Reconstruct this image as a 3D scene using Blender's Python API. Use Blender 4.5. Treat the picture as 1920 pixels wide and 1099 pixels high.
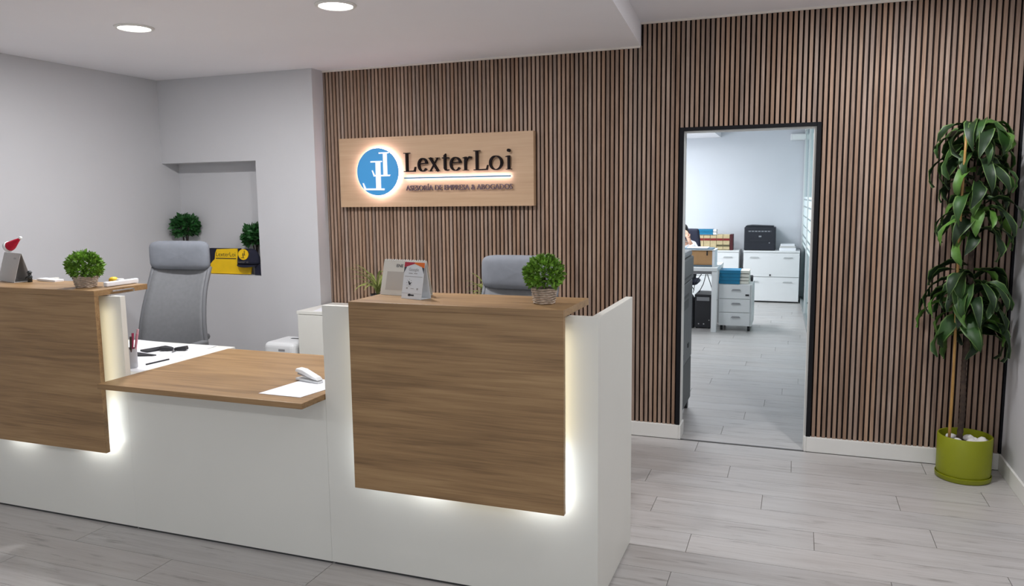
import bpy, bmesh, math, random
from mathutils import Vector, Matrix, Euler
PI = math.pi
random.seed(7)
sc = bpy.context.scene
for o in list(bpy.data.objects):
    bpy.data.objects.remove(o)

# ------------------------------------------------------------------ camera
cam_d = bpy.data.cameras.new('camera')
cam = bpy.data.objects.new('camera', cam_d)
sc.collection.objects.link(cam)
sc.camera = cam
cam_d.sensor_fit = 'HORIZONTAL'
cam_d.sensor_width = 36.0
cam_d.lens = 36.0 * 1445.28 / 1920.0
cam_d.clip_start = 0.05
R_ = Vector((0.93809865, 0.34619188, -0.01105024))
U_ = Vector((-0.03195789, 0.11827733, 0.9924662))
F_ = Vector((-0.34489073, 0.93067806, -0.12201936))
mw = Matrix((R_, U_, -F_)).transposed().to_4x4()
mw.translation = Vector((0.80071, -5.03152, 1.59744))
cam.matrix_world = mw

# ------------------------------------------------------------------ light set-up
wd = bpy.data.worlds.new('world')
sc.world = wd
wd.use_nodes = True
bg = wd.node_tree.nodes['Background']
bg.inputs[0].default_value = (0.80, 0.90, 1.0, 1)
bg.inputs[1].default_value = 1.15
sc.view_settings.view_transform = 'Standard'
sc.view_settings.look = 'None'
sc.view_settings.gamma = 1.0
sc.view_settings.exposure = 0.0
sc.view_settings.use_curve_mapping = False
LAMP_W = 25.0          # each recessed lamp
BACK_LAMP_W = 40.0     # each added office fill panel

# ------------------------------------------------------------------ helpers
COL = sc.collection


def lin(r, g, b):
    f = lambda c: (c / 255 / 12.92) if c / 255 <= 0.04045 else ((c / 255 + 0.055) / 1.055) ** 2.4
    return (f(r), f(g), f(b), 1.0)


MATS = {}


def mat(name, col, rough=0.5, metal=0.0, var=0.0, scale=8.0, bump=0.0, bscale=60.0, emit=None, estr=0.0,
        spec=0.5, coat=0.0, rand=0.0, stretch=(1, 1, 1), trans=0.0):
    if name in MATS:
        return MATS[name]
    m = bpy.data.materials.new(name)
    m.use_nodes = True
    nt = m.node_tree
    b = nt.nodes['Principled BSDF']
    b.inputs['Roughness'].default_value = rough
    b.inputs['Metallic'].default_value = metal
    b.inputs['Specular IOR Level'].default_value = spec
    b.inputs['Coat Weight'].default_value = coat
    b.inputs['Base Color'].default_value = col
    if trans:
        b.inputs['Transmission Weight'].default_value = trans
    tc = nt.nodes.new('ShaderNodeTexCoord')
    mp = nt.nodes.new('ShaderNodeMapping')
    mp.inputs['Scale'].default_value = stretch
    nt.links.new(tc.outputs['Object'], mp.inputs['Vector'])
    if var or rand:
        nz = nt.nodes.new('ShaderNodeTexNoise')
        nz.inputs['Scale'].default_value = scale
        nz.inputs['Detail'].default_value = 4
        nt.links.new(mp.outputs[0], nz.inputs['Vector'])
        mr = nt.nodes.new('ShaderNodeMapRange')
        mr.inputs[1].default_value = 0.3
        mr.inputs[2].default_value = 0.7
        mr.inputs[3].default_value = 1 - var
        mr.inputs[4].default_value = 1 + var
        nt.links.new(nz.outputs[0], mr.inputs[0])
        last = mr.outputs[0]
        if rand:
            oi = nt.nodes.new('ShaderNodeObjectInfo')
            r2 = nt.nodes.new('ShaderNodeMapRange')
            r2.inputs[3].default_value = 1 - rand
            r2.inputs[4].default_value = 1 + rand
            nt.links.new(oi.outputs['Random'], r2.inputs[0])
            mu = nt.nodes.new('ShaderNodeMath')
            mu.operation = 'MULTIPLY'
            nt.links.new(last, mu.inputs[0])
            nt.links.new(r2.outputs[0], mu.inputs[1])
            last = mu.outputs[0]
        vm = nt.nodes.new('ShaderNodeVectorMath')
        vm.operation = 'SCALE'
        vm.inputs[0].default_value = col[:3]
        nt.links.new(last, vm.inputs['Scale'])
        nt.links.new(vm.outputs[0], b.inputs['Base Color'])
    if bump:
        n2 = nt.nodes.new('ShaderNodeTexNoise')
        n2.inputs['Scale'].default_value = bscale
        n2.inputs['Detail'].default_value = 3
        nt.links.new(mp.outputs[0], n2.inputs['Vector'])
        bp = nt.nodes.new('ShaderNodeBump')
        bp.inputs['Strength'].default_value = bump
        bp.inputs['Distance'].default_value = 0.005
        nt.links.new(n2.outputs[0], bp.inputs['Height'])
        nt.links.new(bp.outputs[0], b.inputs['Normal'])
    if emit:
        b.inputs['Emission Color'].default_value = emit
        b.inputs['Emission Strength'].default_value = estr
    MATS[name] = m
    return m


def wood(name, c_dark, c_mid, c_light, axis, fine=1.0, rough=0.45, rand=0.0, hue=0.0, contrast=1.0):
    """Streaky grain running along an axis of the object."""
    m = bpy.data.materials.new(name)
    m.use_nodes = True
    nt = m.node_tree
    N, Lk = nt.nodes.new, nt.links.new
    b = nt.nodes['Principled BSDF']
    b.inputs['Roughness'].default_value = rough
    tc = N('ShaderNodeTexCoord')
    oi = N('ShaderNodeObjectInfo')
    add = N('ShaderNodeVectorMath')
    add.operation = 'ADD'
    sclr = N('ShaderNodeVectorMath')
    sclr.operation = 'SCALE'
    sclr.inputs[0].default_value = (7.3, 5.1, 9.7)
    Lk(oi.outputs['Random'], sclr.inputs['Scale'])
    Lk(tc.outputs['Object'], add.inputs[0])
    Lk(sclr.outputs[0], add.inputs[1])

    def nz(along, across, detail, dist):
        mp = N('ShaderNodeMapping')
        s = [across * fine] * 3
        s[axis] = along * fine
        mp.inputs['Scale'].default_value = s
        Lk(add.outputs[0], mp.inputs['Vector'])
        n = N('ShaderNodeTexNoise')
        n.inputs['Scale'].default_value = 1.0
        n.inputs['Detail'].default_value = detail
        n.inputs['Distortion'].default_value = dist
        Lk(mp.outputs[0], n.inputs['Vector'])
        return n.outputs[0]
    big = nz(1.1, 11.0, 3, 0.9)
    mid = nz(2.5, 45.0, 4, 0.4)
    tiny = nz(4.0, 170.0, 3, 0.15)
    a1 = N('ShaderNodeMath'); a1.operation = 'MULTIPLY'; a1.inputs[1].default_value = 0.36
    a2 = N('ShaderNodeMath'); a2.operation = 'MULTIPLY_ADD'; a2.inputs[1].default_value = 0.36
    a3 = N('ShaderNodeMath'); a3.operation = 'MULTIPLY_ADD'; a3.inputs[1].default_value = 0.28
    Lk(big, a1.inputs[0])
    Lk(mid, a2.inputs[0]); Lk(a1.outputs[0], a2.inputs[2])
    Lk(tiny, a3.inputs[0]); Lk(a2.outputs[0], a3.inputs[2])
    rp = N('ShaderNodeValToRGB')
    e = rp.color_ramp.elements
    w = 0.16 / contrast
    e[0].position = 0.5 - w; e[0].color = c_dark
    e[1].position = 0.5 + w; e[1].color = c_light
    k = e.new(0.5); k.color = c_mid
    Lk(a3.outputs[0], rp.inputs[0])
    out = rp.outputs[0]
    if rand or hue:
        hs = N('ShaderNodeHueSaturation')
        r2 = N('ShaderNodeMapRange')
        r2.inputs[3].default_value = 1 - rand
        r2.inputs[4].default_value = 1 + rand
        Lk(oi.outputs['Random'], r2.inputs[0])
        Lk(r2.outputs[0], hs.inputs['Value'])
        wn = N('ShaderNodeTexWhiteNoise')
        wn.noise_dimensions = '1D'
        Lk(oi.outputs['Random'], wn.inputs['W'])
        r3 = N('ShaderNodeMapRange')
        r3.inputs[3].default_value = 1 - hue
        r3.inputs[4].default_value = 1 + hue
        Lk(wn.outputs[0], r3.inputs[0])
        Lk(r3.outputs[0], hs.inputs['Saturation'])
        Lk(out, hs.inputs['Color'])
        out = hs.outputs[0]
    Lk(out, b.inputs['Base Color'])
    bp = N('ShaderNodeBump')
    bp.inputs['Strength'].default_value = 0.12
    bp.inputs['Distance'].default_value = 0.002
    Lk(a3.outputs[0], bp.inputs['Height'])
    Lk(bp.outputs[0], b.inputs['Normal'])
    return m


class MB:
    """Collects shapes given in world (or thing) coordinates; build() links them as one mesh."""

    def __init__(self, off=(0, 0, 0)):
        self.v, self.f, self.o = [], [], Vector(off)

    def add(self, vs, fs):
        n = len(self.v)
        self.v += [Vector(p) - self.o for p in vs]
        self.f += [tuple(i + n for i in f) for f in fs]
        return self

    def box(self, x0, x1, y0, y1, z0, z1):
        vs = [(x, y, z) for z in (z0, z1) for y in (y0, y1) for x in (x0, x1)]
        return self.add(vs, [(0, 2, 3, 1), (4, 5, 7, 6), (0, 1, 5, 4), (2, 6, 7, 3), (0, 4, 6, 2), (1, 3, 7, 5)])

    def obox(self, c, s, rot=(0, 0, 0)):
        m = Euler(rot).to_matrix()
        c = Vector(c)
        vs = [c + m @ Vector((x * s[0] / 2, y * s[1] / 2, z * s[2] / 2)) for z in (-1, 1) for y in (-1, 1) for x in (-1, 1)]
        return self.add(vs, [(0, 2, 3, 1), (4, 5, 7, 6), (0, 1, 5, 4), (2, 6, 7, 3), (0, 4, 6, 2), (1, 3, 7, 5)])

    def tube(self, pts, rad, n=8, caps=True):
        pts = [Vector(p) for p in pts]
        rs = rad if isinstance(rad, (list, tuple)) else [rad] * len(pts)
        vs, fs = [], []
        up = None
        for i, p in enumerate(pts):
            d = (pts[min(i + 1, len(pts) - 1)] - pts[max(i - 1, 0)]).normalized()
            if up is None:
                up = d.orthogonal().normalized()
            up = (up - d * up.dot(d))
            up = up.normalized() if up.length > 1e-6 else d.orthogonal().normalized()
            s = d.cross(up)
            for k in range(n):
                a = 2 * PI * k / n
                vs.append(p + (up * math.cos(a) + s * math.sin(a)) * rs[i])
        for i in range(len(pts) - 1):
            for k in range(n):
                k2 = (k + 1) % n
                fs.append((i * n + k, i * n + k2, (i + 1) * n + k2, (i + 1) * n + k))
        if caps:
            fs.append(tuple(reversed(range(n))))
            fs.append(tuple(range((len(pts) - 1) * n, len(pts) * n)))
        return self.add(vs, fs)

    def lathe(self, prof, c=(0, 0, 0), n=32, close=True):
        c = Vector(c)
        vs, fs = [], []
        for r, z in prof:
            for k in range(n):
                a = 2 * PI * k / n
                vs.append(c + Vector((r * math.cos(a), r * math.sin(a), z)))
        for i in range(len(prof) - 1):
            for k in range(n):
                k2 = (k + 1) % n
                fs.append((i * n + k, i * n + k2, (i + 1) * n + k2, (i + 1) * n + k))
        if close:
            fs.append(tuple(reversed(range(n))))
            fs.append(tuple(range((len(prof) - 1) * n, len(prof) * n)))
        return self.add(vs, fs)

    def prism(self, poly, fn, d0, d1):
        """poly: 2D outline; fn(a, b, d) -> 3D point; extruded from d0 to d1."""
        n = len(poly)
        vs = [fn(a, b, d0) for a, b in poly] + [fn(a, b, d1) for a, b in poly]
        fs = [tuple(range(n)), tuple(reversed(range(n, 2 * n)))]
        for i in range(n):
            j = (i + 1) % n
            fs.append((i, i + n, j + n, j))
        return self.add(vs, fs)

    def stroke(self, pts, fn, d0, d1):
        """pts: (a, b, half width); a ribbon of changing width, extruded."""
        L, Rr = [], []
        for i, (a, b, w) in enumerate(pts):
            p, q = pts[max(i - 1, 0)], pts[min(i + 1, len(pts) - 1)]
            dx, dy = q[0] - p[0], q[1] - p[1]
            l = math.hypot(dx, dy) or 1
            L.append((a - dy / l * w, b + dx / l * w))
            Rr.append((a + dy / l * w, b - dx / l * w))
        for i in range(len(pts) - 1):
            self.prism([L[i], L[i + 1], Rr[i + 1], Rr[i]], fn, d0, d1)
        return self

    def grid(self, fn, nu, nv):
        vs = [fn(i / nu, j / nv) for j in range(nv + 1) for i in range(nu + 1)]
        fs = [(j * (nu + 1) + i, j * (nu + 1) + i + 1, (j + 1) * (nu + 1) + i + 1, (j + 1) * (nu + 1) + i)
              for j in range(nv) for i in range(nu)]
        return self.add(vs, fs)

    def mesh(self, name, m=None, smooth=False):
        me = bpy.data.meshes.new(name)
        me.from_pydata([tuple(p) for p in self.v], [], self.f)
        bm = bmesh.new()
        bm.from_mesh(me)
        bmesh.ops.recalc_face_normals(bm, faces=bm.faces)
        bm.to_mesh(me)
        bm.free()
        if smooth:
            me.polygons.foreach_set('use_smooth', [True] * len(me.polygons))
        if m:
            me.materials.append(m)
        return me

    def build(self, name, m, parent=None, smooth=False, bevel=0.0, seg=2, solid=0.0, sub=0, angle=None):
        me = self.mesh(name, m, smooth)
        o = bpy.data.objects.new(name, me)
        COL.objects.link(o)
        if parent:
            o.parent = parent
        else:
            o.location = self.o
        if solid:
            s = o.modifiers.new('solid', 'SOLIDIFY')
            s.thickness = solid
            s.offset = 0
        if bevel:
            bv = o.modifiers.new('bevel', 'BEVEL')
            bv.width = bevel
            bv.segments = seg
            bv.limit_method = 'ANGLE'
            bv.angle_limit = math.radians(35)
        if sub:
            sm = o.modifiers.new('sub', 'SUBSURF')
            sm.levels = sub
            sm.render_levels = sub
        if angle is not None:
            try:
                me.set_sharp_from_angle(angle=math.radians(angle))
            except Exception:
                pass
        return o


def tag(o, label=None, cat=None, group=None, kind=None):
    if label:
        o['label'] = label
    if cat:
        o['category'] = cat
    if group:
        o['group'] = group
    if kind:
        o['kind'] = kind
    return o


def thing(name, label, cat, loc=(0, 0, 0), rz=0.0, group=None, kind=None):
    o = bpy.data.objects.new(name, None)
    o.empty_display_size = 0.1
    COL.objects.link(o)
    o.location = loc
    o.rotation_euler = (0, 0, rz)
    return tag(o, label, cat, group, kind)


def struct(name, parent=None):
    o = bpy.data.objects.new(name, None)
    COL.objects.link(o)
    o['kind'] = 'structure'
    return o


def inst(name, me, parent, loc=(0, 0, 0), rot=(0, 0, 0), scale=(1, 1, 1)):
    o = bpy.data.objects.new(name, me)
    COL.objects.link(o)
    o.parent = parent
    o.location = loc
    o.rotation_euler = rot
    o.scale = scale
    return o


def copy_tree(o, parent=None):
    c = o.copy()
    COL.objects.link(c)
    c.parent = parent
    for ch in list(o.children):
        copy_tree(ch, c)
    return c


def text_mesh(s, width, height, depth, m, name, bold=0.0):
    """Flat print or raised letters in the plane x-z, facing -y, lower left corner at the origin."""
    cu = bpy.data.curves.new(name, 'FONT')
    cu.body = s
    cu.size = 1.0
    cu.extrude = 0.0
    cu.offset = bold
    cu.resolution_u = 3
    ob = bpy.data.objects.new(name, cu)
    me = bpy.data.meshes.new_from_object(ob)
    bpy.data.objects.remove(ob)
    bpy.data.curves.remove(cu)
    xs = [v.co.x for v in me.vertices]
    ys = [v.co.y for v in me.vertices]
    x0, x1, y0, y1 = min(xs), max(xs), min(ys), max(ys)
    sx, sy = width / (x1 - x0), height / (y1 - y0)
    bm = bmesh.new()
    bm.from_mesh(me)
    for v in bm.verts:
        v.co = Vector(((v.co.x - x0) * sx, 0, (v.co.y - y0) * sy))
    if depth:
        r = bmesh.ops.extrude_face_region(bm, geom=bm.faces[:])
        for v in [g for g in r['geom'] if isinstance(g, bmesh.types.BMVert)]:
            v.co.y -= depth
    bmesh.ops.recalc_face_normals(bm, faces=bm.faces)
    bm.to_mesh(me)
    bm.free()
    me.materials.clear()
    me.materials.append(m)
    return me


# ------------------------------------------------------------------ materials
WALL = mat('wall_paint', (0.60, 0.595, 0.605, 1), 0.85, var=0.015, scale=2.0, bump=0.05, bscale=120)
WALL_B = mat('office_paint', (0.66, 0.68, 0.72, 1), 0.85, var=0.015, scale=2.0, bump=0.05, bscale=120)
CEIL = mat('ceiling_paint', (0.90, 0.885, 0.905, 1), 0.9, var=0.01, scale=2.0)
TRIMW = mat('white_trim', (0.80, 0.79, 0.75, 1), 0.45, var=0.02, scale=5)
BLACKBACK = mat('black_felt', (0.012, 0.007, 0.006, 1), 0.95, var=0.2, scale=50)
BLACKMET = mat('black_metal', (0.008, 0.008, 0.010, 1), 0.7, var=0.1, spec=0.2)
LAM = mat('white_laminate', (0.79, 0.78, 0.72, 1), 0.38, var=0.012, scale=3)
LAM2 = mat('office_white', (0.82, 0.83, 0.83, 1), 0.4, var=0.012, scale=3)
OAK = wood('oak_laminate', lin(110, 83, 53), lin(153, 120, 81), lin(178, 145, 102), 0, 1.0, 0.42, contrast=0.82)
SLAT = wood('walnut_slat', lin(116, 93, 79), lin(154, 128, 110), lin(180, 155, 136), 2, 1.6, 0.55, rand=0.15, hue=0.16, contrast=0.8)
PLANK = wood('stone_plank', lin(158, 152, 148), lin(187, 183, 180), lin(201, 198, 196), 0, 1.0, 0.33, rand=0.03, hue=0.2, contrast=0.6)
nt = PLANK.node_tree
_b = nt.nodes['Principled BSDF']
_src = _b.inputs['Base Color'].links[0].from_socket
_tc = nt.nodes.new('ShaderNodeTexCoord')
_oi = nt.nodes.new('ShaderNodeObjectInfo')
_ad = nt.nodes.new('ShaderNodeVectorMath'); _ad.operation = 'MULTIPLY_ADD'
_ad.inputs[1].default_value = (3.2, 30.0, 3.0)
_cx = nt.nodes.new('ShaderNodeCombineXYZ')
nt.links.new(_oi.outputs['Random'], _cx.inputs[0])
_sc = nt.nodes.new('ShaderNodeVectorMath'); _sc.operation = 'SCALE'; _sc.inputs['Scale'].default_value = 60.0
nt.links.new(_cx.outputs[0], _sc.inputs[0])
nt.links.new(_tc.outputs['Object'], _ad.inputs[0])
nt.links.new(_sc.outputs[0], _ad.inputs[2])
_nz = nt.nodes.new('ShaderNodeTexNoise'); _nz.inputs['Scale'].default_value = 1.0; _nz.inputs['Detail'].default_value = 5.0; _nz.inputs['Roughness'].default_value = 0.65
nt.links.new(_ad.outputs[0], _nz.inputs['Vector'])
_mr = nt.nodes.new('ShaderNodeMapRange')
_mr.inputs[1].default_value = 0.57; _mr.inputs[2].default_value = 0.72; _mr.inputs[3].default_value = 0.0; _mr.inputs[4].default_value = 0.7
nt.links.new(_nz.outputs[0], _mr.inputs[0])
_mx = nt.nodes.new('ShaderNodeMix'); _mx.data_type = 'RGBA'
nt.links.new(_mr.outputs[0], _mx.inputs[0]); nt.links.new(_src, _mx.inputs[6]); _mx.inputs[7].default_value = lin(118, 112, 107)
nt.links.new(_mx.outputs[2], _b.inputs['Base Color'])
GROUT = mat('grout', lin(150, 144, 138), 0.8, var=0.05)
SIGNWOOD = wood('pale_sign_wood', lin(176, 142, 110), lin(190, 157, 124), lin(200, 168, 136), 0, 0.8, 0.5, contrast=0.7)
GREYPL = mat('grey_plastic', (0.30, 0.30, 0.31, 1), 0.5, var=0.03)
DARKPL = mat('dark_plastic', (0.02, 0.02, 0.024, 1), 0.45, var=0.1)
PAPER = mat('paper', (0.84, 0.85, 0.88, 1), 0.8, var=0.015, scale=20)
CREAM = mat('cream_card', (0.72, 0.69, 0.62, 1), 0.7, var=0.02)
CHROME = mat('satin_metal', (0.55, 0.55, 0.55, 1), 0.3, metal=1.0)
INK = mat('ink', (0.03, 0.03, 0.035, 1), 0.7)
LIGHTINK = mat('grey_ink', (0.35, 0.34, 0.33, 1), 0.7)

# ------------------------------------------------------------------ the setting
XL, XR, XLW = -2.583, 1.949, -3.985      # slat wall ends, left wall
YB = -0.141                               # plain wall beside the slats
HS, HC = 2.550, 2.693                     # low and high ceiling
YF = -7.6                                 # shop front behind the camera
DX0, DX1, DZ = 0.081, 0.916, 2.029        # door frame, outer

# floor: a slab with every plank laid on it
floor = MB().box(-4.1, 2.1, YF, 0.0, -0.08, -0.006).box(-3.1, 2.6, 0.0, 7.6, -0.08, -0.006).build('floor', GROUT)
floor['kind'] = 'structure'
PW, PL = 0.2045, 1.30
JO = {0: 0.237, 1: 0.81, 2: 0.47, 3: 0.037, 4: 0.67, 5: 0.14, 6: 0.918, 7: 0.372, 8: 1.211}
plank_cache = {}


def plank(x0, x1, y0, y1):
    L, W = round(x1 - x0 - 0.003, 4), round(y1 - y0 - 0.002, 4)
    key = (L, W)
    if key not in plank_cache:
        plank_cache[key] = MB().box(-L / 2, L / 2, -W / 2, W / 2, -0.008, 0.0).mesh('plank', PLANK)
    inst('plank', plank_cache[key], floor, ((x0 + x1) / 2, (y0 + y1) / 2, 0))


def rows(k0, k1, xa, xb, ylim0, ylim1):
    for k in range(k0, k1):
        y1 = -0.02 - PW * k
        y0 = y1 - PW
        y0c, y1c = max(y0, ylim0), min(y1, ylim1)
        if y1c - y0c < 0.02:
            continue
        j = JO.get(k, (0.237 + 0.43 * k * 1.37) % PL)
        x = j - PL * 5
        while x < xb:
            a, b2 = max(x, xa), min(x + PL, xb)
            if b2 - a > 0.03:
                plank(a, b2, y0c, y1c)
            x += PL


rows(-1, 26, XLW, XR, -5.4, 0.0)
MB().box(XLW, XR, YF, -5.402, -0.006, 0.0).build('entrance_tiling', PLANK, floor)
rows(-37, 0, -1.3, 1.08, 0.012, 7.5)
MB().box(-3.0, -1.303, 0.12, 7.5, -0.006, 0.0).box(1.083, 2.5, 0.12, 7.5, -0.006, 0.0).build('office_tiling', PLANK, floor)
MB().box(0.10, 0.90, 0.0, 0.011, -0.006, 0.001).build('threshold', mat('threshold_metal', (0.16, 0.16, 0.16, 1), 0.5), floor)

# left wall and the plain wall with its niche
wl = MB().box(XLW - 0.12, XLW, YF, 0.3, 0, HC + 0.1).build('wall_left', WALL)
wl['kind'] = 'structure'
NX1, NZ0, NZ1, NYB = -3.077, 1.022, 1.903, 0.034
XP = -2.545
wb = MB()
wb.box(XLW, XP, YB, NYB, 0, NZ0)
wb.box(XLW, XP, YB, NYB, NZ1, HS + 0.05)
wb.box(NX1, XP, YB, NYB, NZ0, NZ1)
wb.box(XLW, XP, NYB, 0.16, 0, HS + 0.05)
wb.box(XP, XL + 0.02, YB + 0.0, 0.16, 0, HS + 0.05) if False else None
# short return that steps back to the slats
wb.add([(XP, YB, 0), (XL, 0.02, 0), (XL, 0.02, HS + 0.05), (XP, YB, HS + 0.05), (XP, 0.16, 0), (XP, 0.16, HS + 0.05)],
       [(0, 1, 2, 3), (1, 4, 5, 2)])
wo = wb.build('wall_plain', WALL)
wo['kind'] = 'structure'

# the wall behind the slats, with the door opening
sw = MB()
sw.box(XL - 0.02, DX0 + 0.02, 0.020, 0.13, 0, HC + 0.05)
sw.box(DX1 - 0.02, XR, 0.020, 0.13, 0, HC + 0.05)
sw.box(DX0 + 0.02, DX1 - 0.02, 0.020, 0.13, DZ - 0.02, HC + 0.05)
wall_back = sw.build('wall_back', BLACKBACK)
wall_back['kind'] = 'structure'
# the office side of that wall is painted
sp = MB()
sp.box(-3.0, DX0 + 0.02, 0.13, 0.14, 0, 2.62).box(DX1 - 0.02, 2.5, 0.13, 0.14, 0, 2.62).box(DX0 + 0.02, DX1 - 0.02, 0.13, 0.14, DZ - 0.02, 2.62)
sp.build('office_plaster', WALL_B, wall_back)

SP, SWD = 0.02995, 0.0190
slat_me = {}


def slat(x, z0, z1, w=SWD):
    key = (round(z1 - z0, 3), round(w, 4))
    if key not in slat_me:
        h = z1 - z0
        b = 0.0012
        # chamfered front edges
        slat_me[key] = MB().prism([(-w / 2, 0.0205), (-w / 2, b), (-w / 2 + b, 0), (w / 2 - b, 0), (w / 2, b), (w / 2, 0.0205)],
                                  lambda a, c, d: (a, c, d), 0, h).mesh('slat', SLAT)
    inst('slat', slat_me[key], wall_back, (x, 0, z0))


XS = -0.172
i = 0
x = XL + SWD / 2 + 0.002
while x + SWD / 2 < XR - 0.012:
    top = HS if x < XS else HC
    if DX0 - SWD / 2 < x < DX1 + SWD / 2:
        if x - SWD / 2 < DX0 - 0.004:
            slat(DX0 - (DX0 - x + SWD / 2) / 2, 0.095, top, DX0 - x + SWD / 2)
        slat(x, DZ, top)
    else:
        slat(x, 0.095, top)
    x += SP

# right wall
wr = MB().box(XR, XR + 0.12, YF, 0.13, 0, HC + 0.1).build('wall_right', WALL)
wr['kind'] = 'structure'
# shop front behind the camera: wall with a wide glazed opening
wf = MB()
wf.box(XLW, -2.9, YF - 0.15, YF, 0, HC + 0.1).box(0.9, XR, YF - 0.15, YF, 0, HC + 0.1)
wf.box(-2.9, 0.9, YF - 0.15, YF, 2.35, HC + 0.1).box(-2.9, 0.9, YF - 0.15, YF, 0, 0.25)
wfo = wf.build('wall_front', WALL)
wfo['kind'] = 'structure'
w1 = struct('window_1')
fr = MB()
for xx in (-2.9, -1.66, -0.40, 0.86):
    fr.box(xx, xx + 0.04, YF - 0.1, YF - 0.04, 0.25, 2.35)
fr.box(-2.9, 0.9, YF - 0.1, YF - 0.04, 0.25, 0.29).box(-2.9, 0.9, YF - 0.1, YF - 0.04, 2.31, 2.35)
fr.build('window_frame', TRIMW, w1)

# ceiling: low part on the left, its slanted edge, high part on the right
E0, E1 = XS, XS + 0.076 * 7.6
cl = MB()
cl.prism([(XLW - 0.1, 0.16), (XLW - 0.1, YF), (E1, YF), (E0, 0.0), (E0, 0.16)], lambda a, b, d: (a, b, d), HS, HC + 0.12)
co = cl.build('ceiling', CEIL)
co['kind'] = 'structure'
ch = MB().prism([(E0, 0.16), (E0, 0.0), (E1, YF), (XR + 0.1, YF), (XR + 0.1, 0.16)], lambda a, b, d: (a, b, d), HC, HC + 0.12)
cho = ch.build('ceiling_raised', CEIL)
cho['kind'] = 'structure'
# cream bead where slats meet the ceiling
t1 = MB().box(XL, XS, -0.008, 0.0, HS - 0.012, HS).box(XS, XR, -0.008, 0.0, HC - 0.012, HC).build('trim_1', mat('cream_bead', (0.80, 0.74, 0.66, 1), 0.5))
t1['kind'] = 'structure'
t2 = MB().box(XR - 0.012, XR, -0.004, 0.018, 0.095, HC).build('trim_2', BLACKMET)
t2['kind'] = 'structure'

# baseboards
BH, BT = 0.095, 0.014
bb = MB().box(XL, DX0 + 0.022, -BT, 0.018, 0, BH).box(DX0 + 0.022, DX0 + 0.036, -BT, 0.14, 0, BH).build('baseboard_back', TRIMW, bevel=0.003)
bb['kind'] = 'structure'
bb2 = MB().box(DX1 - 0.022, XR, -BT, 0.018, 0, BH).box(DX1 - 0.036, DX1 - 0.022, -BT, 0.14, 0, BH).build('baseboard_door_side', TRIMW, bevel=0.003)
bb2['kind'] = 'structure'
bb3 = MB().box(XR - BT, XR, YF, -BT, 0, BH).build('baseboard_right', TRIMW, bevel=0.003)
bb3['kind'] = 'structure'
bb4 = MB().box(XLW, XLW + BT, YF, YB, 0, BH).box(XLW + BT, XP, YB - BT, YB, 0, BH).build('baseboard_left', TRIMW, bevel=0.003)
bb4['kind'] = 'structure'

# door opening: black frame and white jambs
d1 = struct('door_1')
MB().box(DX0, DX0 + 0.026, -0.006, 0.02, BH, DZ).box(DX1 - 0.026, DX1, -0.006, 0.02, BH, DZ).box(DX0 + 0.026, DX1 - 0.026, -0.006, 0.02, DZ - 0.022, DZ).build('door_frame', BLACKMET, d1, bevel=0.002)
MB().box(DX0 + 0.02, DX0 + 0.026, 0.02, 0.14, 0, DZ - 0.022).box(DX1 - 0.040, DX1 - 0.02, 0.024, 0.14, 0, DZ - 0.022).box(DX0 + 0.026, DX1 - 0.026, 0.02, 0.14, DZ - 0.028, DZ - 0.02).build('door_jamb', TRIMW, d1)

# the office beyond the door
ob = MB().box(-3.1, 2.6, 7.5, 7.62, 0, 2.75).build('wall_office_back', WALL_B)
ob['kind'] = 'structure'
ol = MB()
ol.box(-3.12, -3.0, 0.13, 7.5, 0, 0.9).box(-3.12, -3.0, 0.13, 7.5, 2.3, 2.75).box(-3.12, -3.0, 0.13, 3.6, 0.9, 2.3).box(-3.12, -3.0, 7.0, 7.5, 0.9, 2.3)
olo = ol.build('wall_office_left', WALL_B)
olo['kind'] = 'structure'
orr = MB().box(2.5, 2.6, 0.13, 7.5, 0, 2.75).build('wall_office_right', WALL_B)
orr['kind'] = 'structure'
oc = MB().box(-3.1, 2.6, 0.13, 7.6, 2.60, 2.7).box(-3.0, -0.36, 6.6, 7.5, 2.50, 2.60).build('ceiling_office', CEIL)
oc['kind'] = 'structure'
bo = MB().box(-3.0, 0.86, 7.486, 7.5, 0, BH).build('baseboard_office', TRIMW)
bo['kind'] = 'structure'

# glazed partition on the right of the office
GLASS = bpy.data.materials.new('partition_glass')
GLASS.use_nodes = True
nt = GLASS.node_tree
nt.nodes.remove(nt.nodes['Principled BSDF'])
tr = nt.nodes.new('ShaderNodeBsdfTransparent'); tr.inputs[0].default_value = (0.86, 0.93, 0.93, 1)
gl = nt.nodes.new('ShaderNodeBsdfGlossy'); gl.inputs[0].default_value = (0.9, 0.97, 0.97, 1); gl.inputs['Roughness'].default_value = 0.06
mx = nt.nodes.new('ShaderNodeMixShader')
fz = nt.nodes.new('ShaderNodeFresnel'); fz.inputs[0].default_value = 1.5
nt.links.new(fz.outputs[0], mx.inputs[0]); nt.links.new(tr.outputs[0], mx.inputs[1]); nt.links.new(gl.outputs[0], mx.inputs[2])
nt.links.new(mx.outputs[0], nt.nodes['Material Output'].inputs[0])
FROST = mat('frosted_band', (0.70, 0.80, 0.80, 1), 0.6, var=0.02)
PFRAME = mat('partition_frame', (0.72, 0.75, 0.75, 1), 0.4)
PA, PB = Vector((1.02, 2.2, 0)), Vector((0.885, 7.46, 0))
gp = thing('glass_partition', 'glass office partition with frosted stripes right of the white filing cabinets', 'partition', PA, math.atan2(PB.y - PA.y, PB.x - PA.x))
GL = (PB - PA).length


def pbar(s0, s1, t0, t1, z0, z1):
    return MB().box(s0, s1, t0, t1, z0, z1)


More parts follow.
